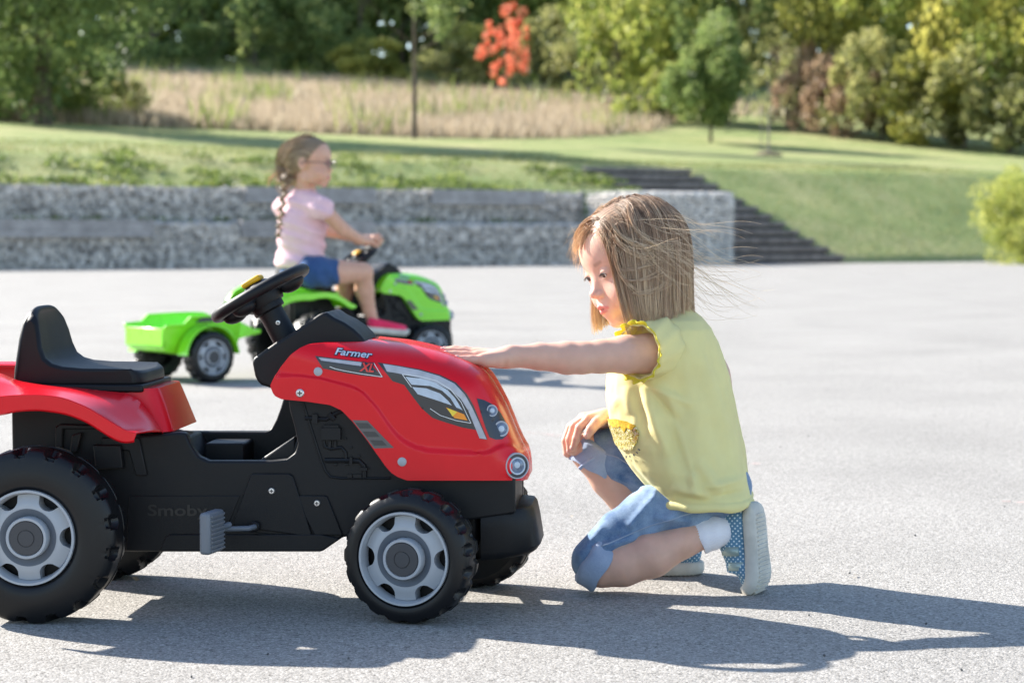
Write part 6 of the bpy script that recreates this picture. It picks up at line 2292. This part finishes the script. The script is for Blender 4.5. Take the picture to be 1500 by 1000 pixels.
def sock(pts_, rs):
    mb = MB()
    fine = []; fr_s = []
    for k in range(len(pts_) - 1):
        for t_ in np.linspace(0, 1, 6)[:-1]:
            fine.append([pts_[k][i] + (pts_[k + 1][i] - pts_[k][i]) * t_ for i in range(3)]); fr_s.append(rs[k] + (rs[k + 1] - rs[k]) * t_)
    fine.append(pts_[-1]); fr_s.append(rs[-1])
    P_ = [at(*p) for p in fine]
    mb.tube(P_, fr_s, 120)
    for i in range(len(P_)):
        for k in range(120):
            v = Vector(mb.v[i * 120 + k]); d = v - P_[i]
            mb.v[i * 120 + k] = tuple(P_[i] + d * (1 + (.022 if k % 3 == 0 else 0) + .02 * math.sin(i * 1.1 + k * .05)))
    o = mb.build('sock', M['sock'], g1, angle=60); child(o)
sock([(1023, 787, 3.268), (1025, 786, 3.268), (1038, 782, 3.268), (1050, 778, 3.270), (1062, 776, 3.275)], [.0262, .0285, .0278, .0265, .022])
sock([(985, 795, 3.449), (988, 797, 3.449), (1000, 808, 3.452), (1003, 822, 3.452)], [.024, .0265, .0262, .026])

# ================================================================= the girl on the green tractor
g2loc = (-.91, 8.54, 0)
g2 = empty('person', g2loc, 0, 'girl with glasses and a braid in a pink shirt riding the green tractor', 'person')
def child2(o): return adopt(o, g2, (-g2loc[0], -g2loc[1], 0))
H2 = A(454, 238, 8.46)
K2 = 1.06
B2 = head_frame(R(14), R(3), R(2), 1)
s2 = SDF()
nk2 = A(447, 288, 8.50)
W2 = head_prims(s2, H2, B2, K2, nk2, .036)
rs_, re_, rw_ = A(468, 302, 8.41), A(505, 338, 8.47), A(536, 353, 8.60)
ls_, le_, lw_ = A(418, 302, 8.62), A(470, 335, 8.78), A(528, 350, 8.82)
s2.cone(nk2, A(443, 320, 8.52), .05, .085, .03)
s2.cone(A(443, 320, 8.52), A(445, 380, 8.54), .085, .085, .03)
s2.cone(A(446, 292, 8.5), rs_, .04, .036, .02); s2.cone(A(446, 292, 8.5), ls_, .04, .036, .02)
s2.chain([rs_, re_, A(525, 350, 8.55), rw_, A(543, 353, 8.64)], [.035, .029, .023, .019, .017], .01)
s2.chain([ls_, le_, lw_, A(545, 349, 8.86)], [.035, .029, .019, .017], .01)
for (c0, dy) in ((A(543, 353, 8.64), 0), (A(546, 349, 8.86), 0)):
    for j in range(4):
        b0 = c0 + np.array([.006, .0, .008 - j * .001]) + np.array([0, (j - 1.5) * .014, 0])
        s2.chain([b0, b0 + (.022, .004, .002), b0 + (.034, .006, -.014), b0 + (.024, .006, -.026)], [.0095, .0085, .008, .007], .003)
    s2.chain([c0 + (0, -.022, -.002), c0 + (.014, -.026, -.014), c0 + (.026, -.020, -.020)], [.010, .009, .008], .003)
rh_, rk_, ra_ = A(458, 398, 8.44), A(532, 399, 8.52), A(547, 472, 8.57)
s2.chain([rh_, A(495, 399, 8.47), rk_], [.062, .052, .043], .015)
s2.chain([rk_, A(534, 425, 8.55), A(541, 455, 8.57), ra_, A(551, 481, 8.56)], [.040, .041, .028, .024, .022], .01)
lh_, lk_, la_ = A(440, 398, 8.66), A(505, 402, 8.88), A(507, 462, 8.93)
s2.chain([lh_, lk_], [.062, .043], .015)
s2.chain([lk_, A(505, 425, 8.9), la_], [.040, .040, .025], .01)
v2, f2 = s2.mesh(.0042)
v2 = smooth_mesh(v2, f2, 1, .3)
b2 = make('body', v2, f2, M['skin_tan'], g2, angle=None)
l2, br2 = lip_brow(v2, H2, B2, K2); add_attr(b2, 'lip', l2); add_attr(b2, 'brow', br2); child2(b2)
hold = bpy.data.objects.new('eyes', None); COL.objects.link(hold)
eyes(hold, H2, B2, K2, 0, 0)
for ch in list(hold.children):
    ch.parent = g2; child2(ch)
    for c2 in ch.children: child2(c2)
bpy.data.objects.remove(hold)
# shirt, sleeves
t2 = SDF()
t2.cone(A(447, 285, 8.50), A(445, 300, 8.50), .042, .070, .02); t2.cone(A(446, 298, 8.50), A(443, 330, 8.52), .070, .098, .03)
t2.cone(A(443, 330, 8.52), A(440, 382, 8.54), .098, .103, .03)
t2.ell(A(440, 385, 8.54), (.105, .115, .04), .02)
t2.cone(A(450, 296, 8.47), A(472, 305, 8.405), .052, .049, .015)
t2.cone(A(440, 296, 8.55), A(416, 304, 8.63), .052, .049, .015)
t2.disp = lambda P: -.004 * np.sin(P[:, 2] * 70 + 14 * P[:, 0]) * np.sin(P[:, 0] * 31 + P[:, 1] * 23) - .003 * np.sin(P[:, 2] * 130 + P[:, 0] * 40)
ctz = at(440, 392, 8.54).z
tc2 = Cut(t2, lambda P: np.maximum(ctz - P[:, 2], .0 * P[:, 0] - 1))
lo, hi = t2.bounds(); v, f = surface_nets(tc2, lo, hi, .005)
o = make('shirt', v, f, M['pink'], g2, angle=None); child2(o)
d2 = SDF()
d2.ell(A(446, 398, 8.545), (.105, .125, .062), .02)
d2.chain([rh_, A(484, 399, 8.46)], [.070, .062], .015)
d2.chain([lh_, A(465, 400, 8.75)], [.070, .062], .015)
d2.disp = lambda P: -.003 * np.sin(P[:, 0] * 90 + P[:, 2] * 60)
rn = (A(532, 399, 8.52) - rh_); rn /= np.linalg.norm(rn)
lo, hi = d2.bounds(); v, f = surface_nets(Cut(d2, lambda P: (P - A(494, 402, 8.47)) @ rn), lo, hi, .005)
o = make('shorts', v, f, M['denim2'], g2, angle=None); child2(o)
# shoes
fx = Vector((.86, .42, -.10)).normalized()
sh = shoe(shoe_frame(Vector(at(537, 486, 8.52)) - Vector(g2loc), fx, (0.08, .0, 1)), 0, M['pinkshoe'], g2, strap=False, k=1.12, top=.052)
sh = shoe(shoe_frame(Vector(at(500, 474, 8.93)) - Vector(g2loc), fx, (0.08, .0, 1)), 0, M['pinkshoe'], g2, strap=False, k=1.12, top=.052)
# hair drawn back into a braid
hd2 = SDF(); head_prims(hd2, H2, B2, K2, None, ears=False)
rt = scalp(900, hr, lambda p: p[1] < .010 + .72 * p[2] and p[2] > -.045)
nape = H2 + B2 @ (np.array([.012, -.088, -.035]) * K2)
def grav3(P, i):
    g = nape - P; dd = np.linalg.norm(g, axis=1)[:, None]; return g / np.maximum(dd, .01)
fb = comb(hd2, H2, B2, K2, rt, lambda r: np.stack([.0 * r[:, 0], -1 + 0 * r[:, 0], .3 + 0 * r[:, 0]], 1), .012, 15, .004 + .005 * hr.uniform(0, 1, 900), grav3)
h2 = tubes_mesh('hair', fb, np.full(16, .0013), np.clip(hr.normal(.5, .22, 900), 0, 1), M['hair2'], g2); child2(h2)
cp = SDF()
W_2 = lambda l, f_, u: H2 + B2 @ (np.array([l, f_, u]) * K2)
cp.ell(W_2(0, -.014, .030), np.array((.076, .090, .0775)) * K2, .01, rot=B2)
cp.ell(W_2(0, .018, .034), np.array((.0635, .054, .054)) * K2, .02, rot=B2)
cp.cone(W_2(0, -.055, -.01), W_2(0, -.070, -.035), .048, .028, .02)
def cc2(P):
    L = (P - H2) @ B2 / K2
    a = (L[:, 1] - (.004 + .78 * L[:, 2])) * .8
    return a
lo, hi = cp.bounds(); v, f = surface_nets(Cut(cp, cc2), lo, hi, .005)
o = make('under_hair', v, f, M['hair2'], h2, angle=None); L = (v - H2) @ B2
add_attr(o, 'tone', np.clip(.42 + .2 * np.sin(L[:, 0] * 500 + L[:, 2] * 200), 0, 1)); child2(o)
br = MB()
path = [A(421, 252, 8.50), A(419, 270, 8.47), A(415, 290, 8.46), A(412, 310, 8.45), A(410, 328, 8.46), A(408, 345, 8.47)]
K_ = 15
for k in range(K_):
    t = k / (K_ - 1) * (len(path) - 1); i = min(int(t), len(path) - 2); p = path[i] + (path[i + 1] - path[i]) * (t - i)
    wd = .0165 * (1 - .45 * k / K_)
    s = 1 if k % 2 else -1
    br.ell(Vector(p) + Vector((s * wd * .35, 0, 0)), (wd * .80, wd * .9, wd * 1.35), 12, 8, Matrix.Rotation(s * .6, 3, 'Y'))
o = br.build('braid', M['hair2'], h2, angle=None)
add_attr(o, 'tone', np.clip(hr.normal(.35, .15, len(o.data.vertices)), 0, 1)); child2(o)
# glasses
gl = MB()
fr2 = Matrix(B2.tolist())
for s in (-1, 1):
    c = W_2(s * .027, .093, -.002)
    ring = [Vector(c + B2 @ np.array([.0215 * math.cos(a), -.004 * abs(math.cos(a)) * 0, .0165 * math.sin(a)])) for a in np.linspace(0, 2 * math.pi, 25)]
    gl.tube(ring, .0024, 6)
    gl.tube([Vector(W_2(s * .048, .090, .003)), Vector(W_2(s * .068, .07, .003)), Vector(W_2(s * .079, .0, .002)), Vector(W_2(s * .078, -.012, -.008))], .0019, 6)
gl.tube([Vector(W_2(-.007, .095, .004)), Vector(W_2(0, .098, .007)), Vector(W_2(.007, .095, .004))], .002, 6)
o = gl.build('glasses', M['frame'], g2); child2(o)
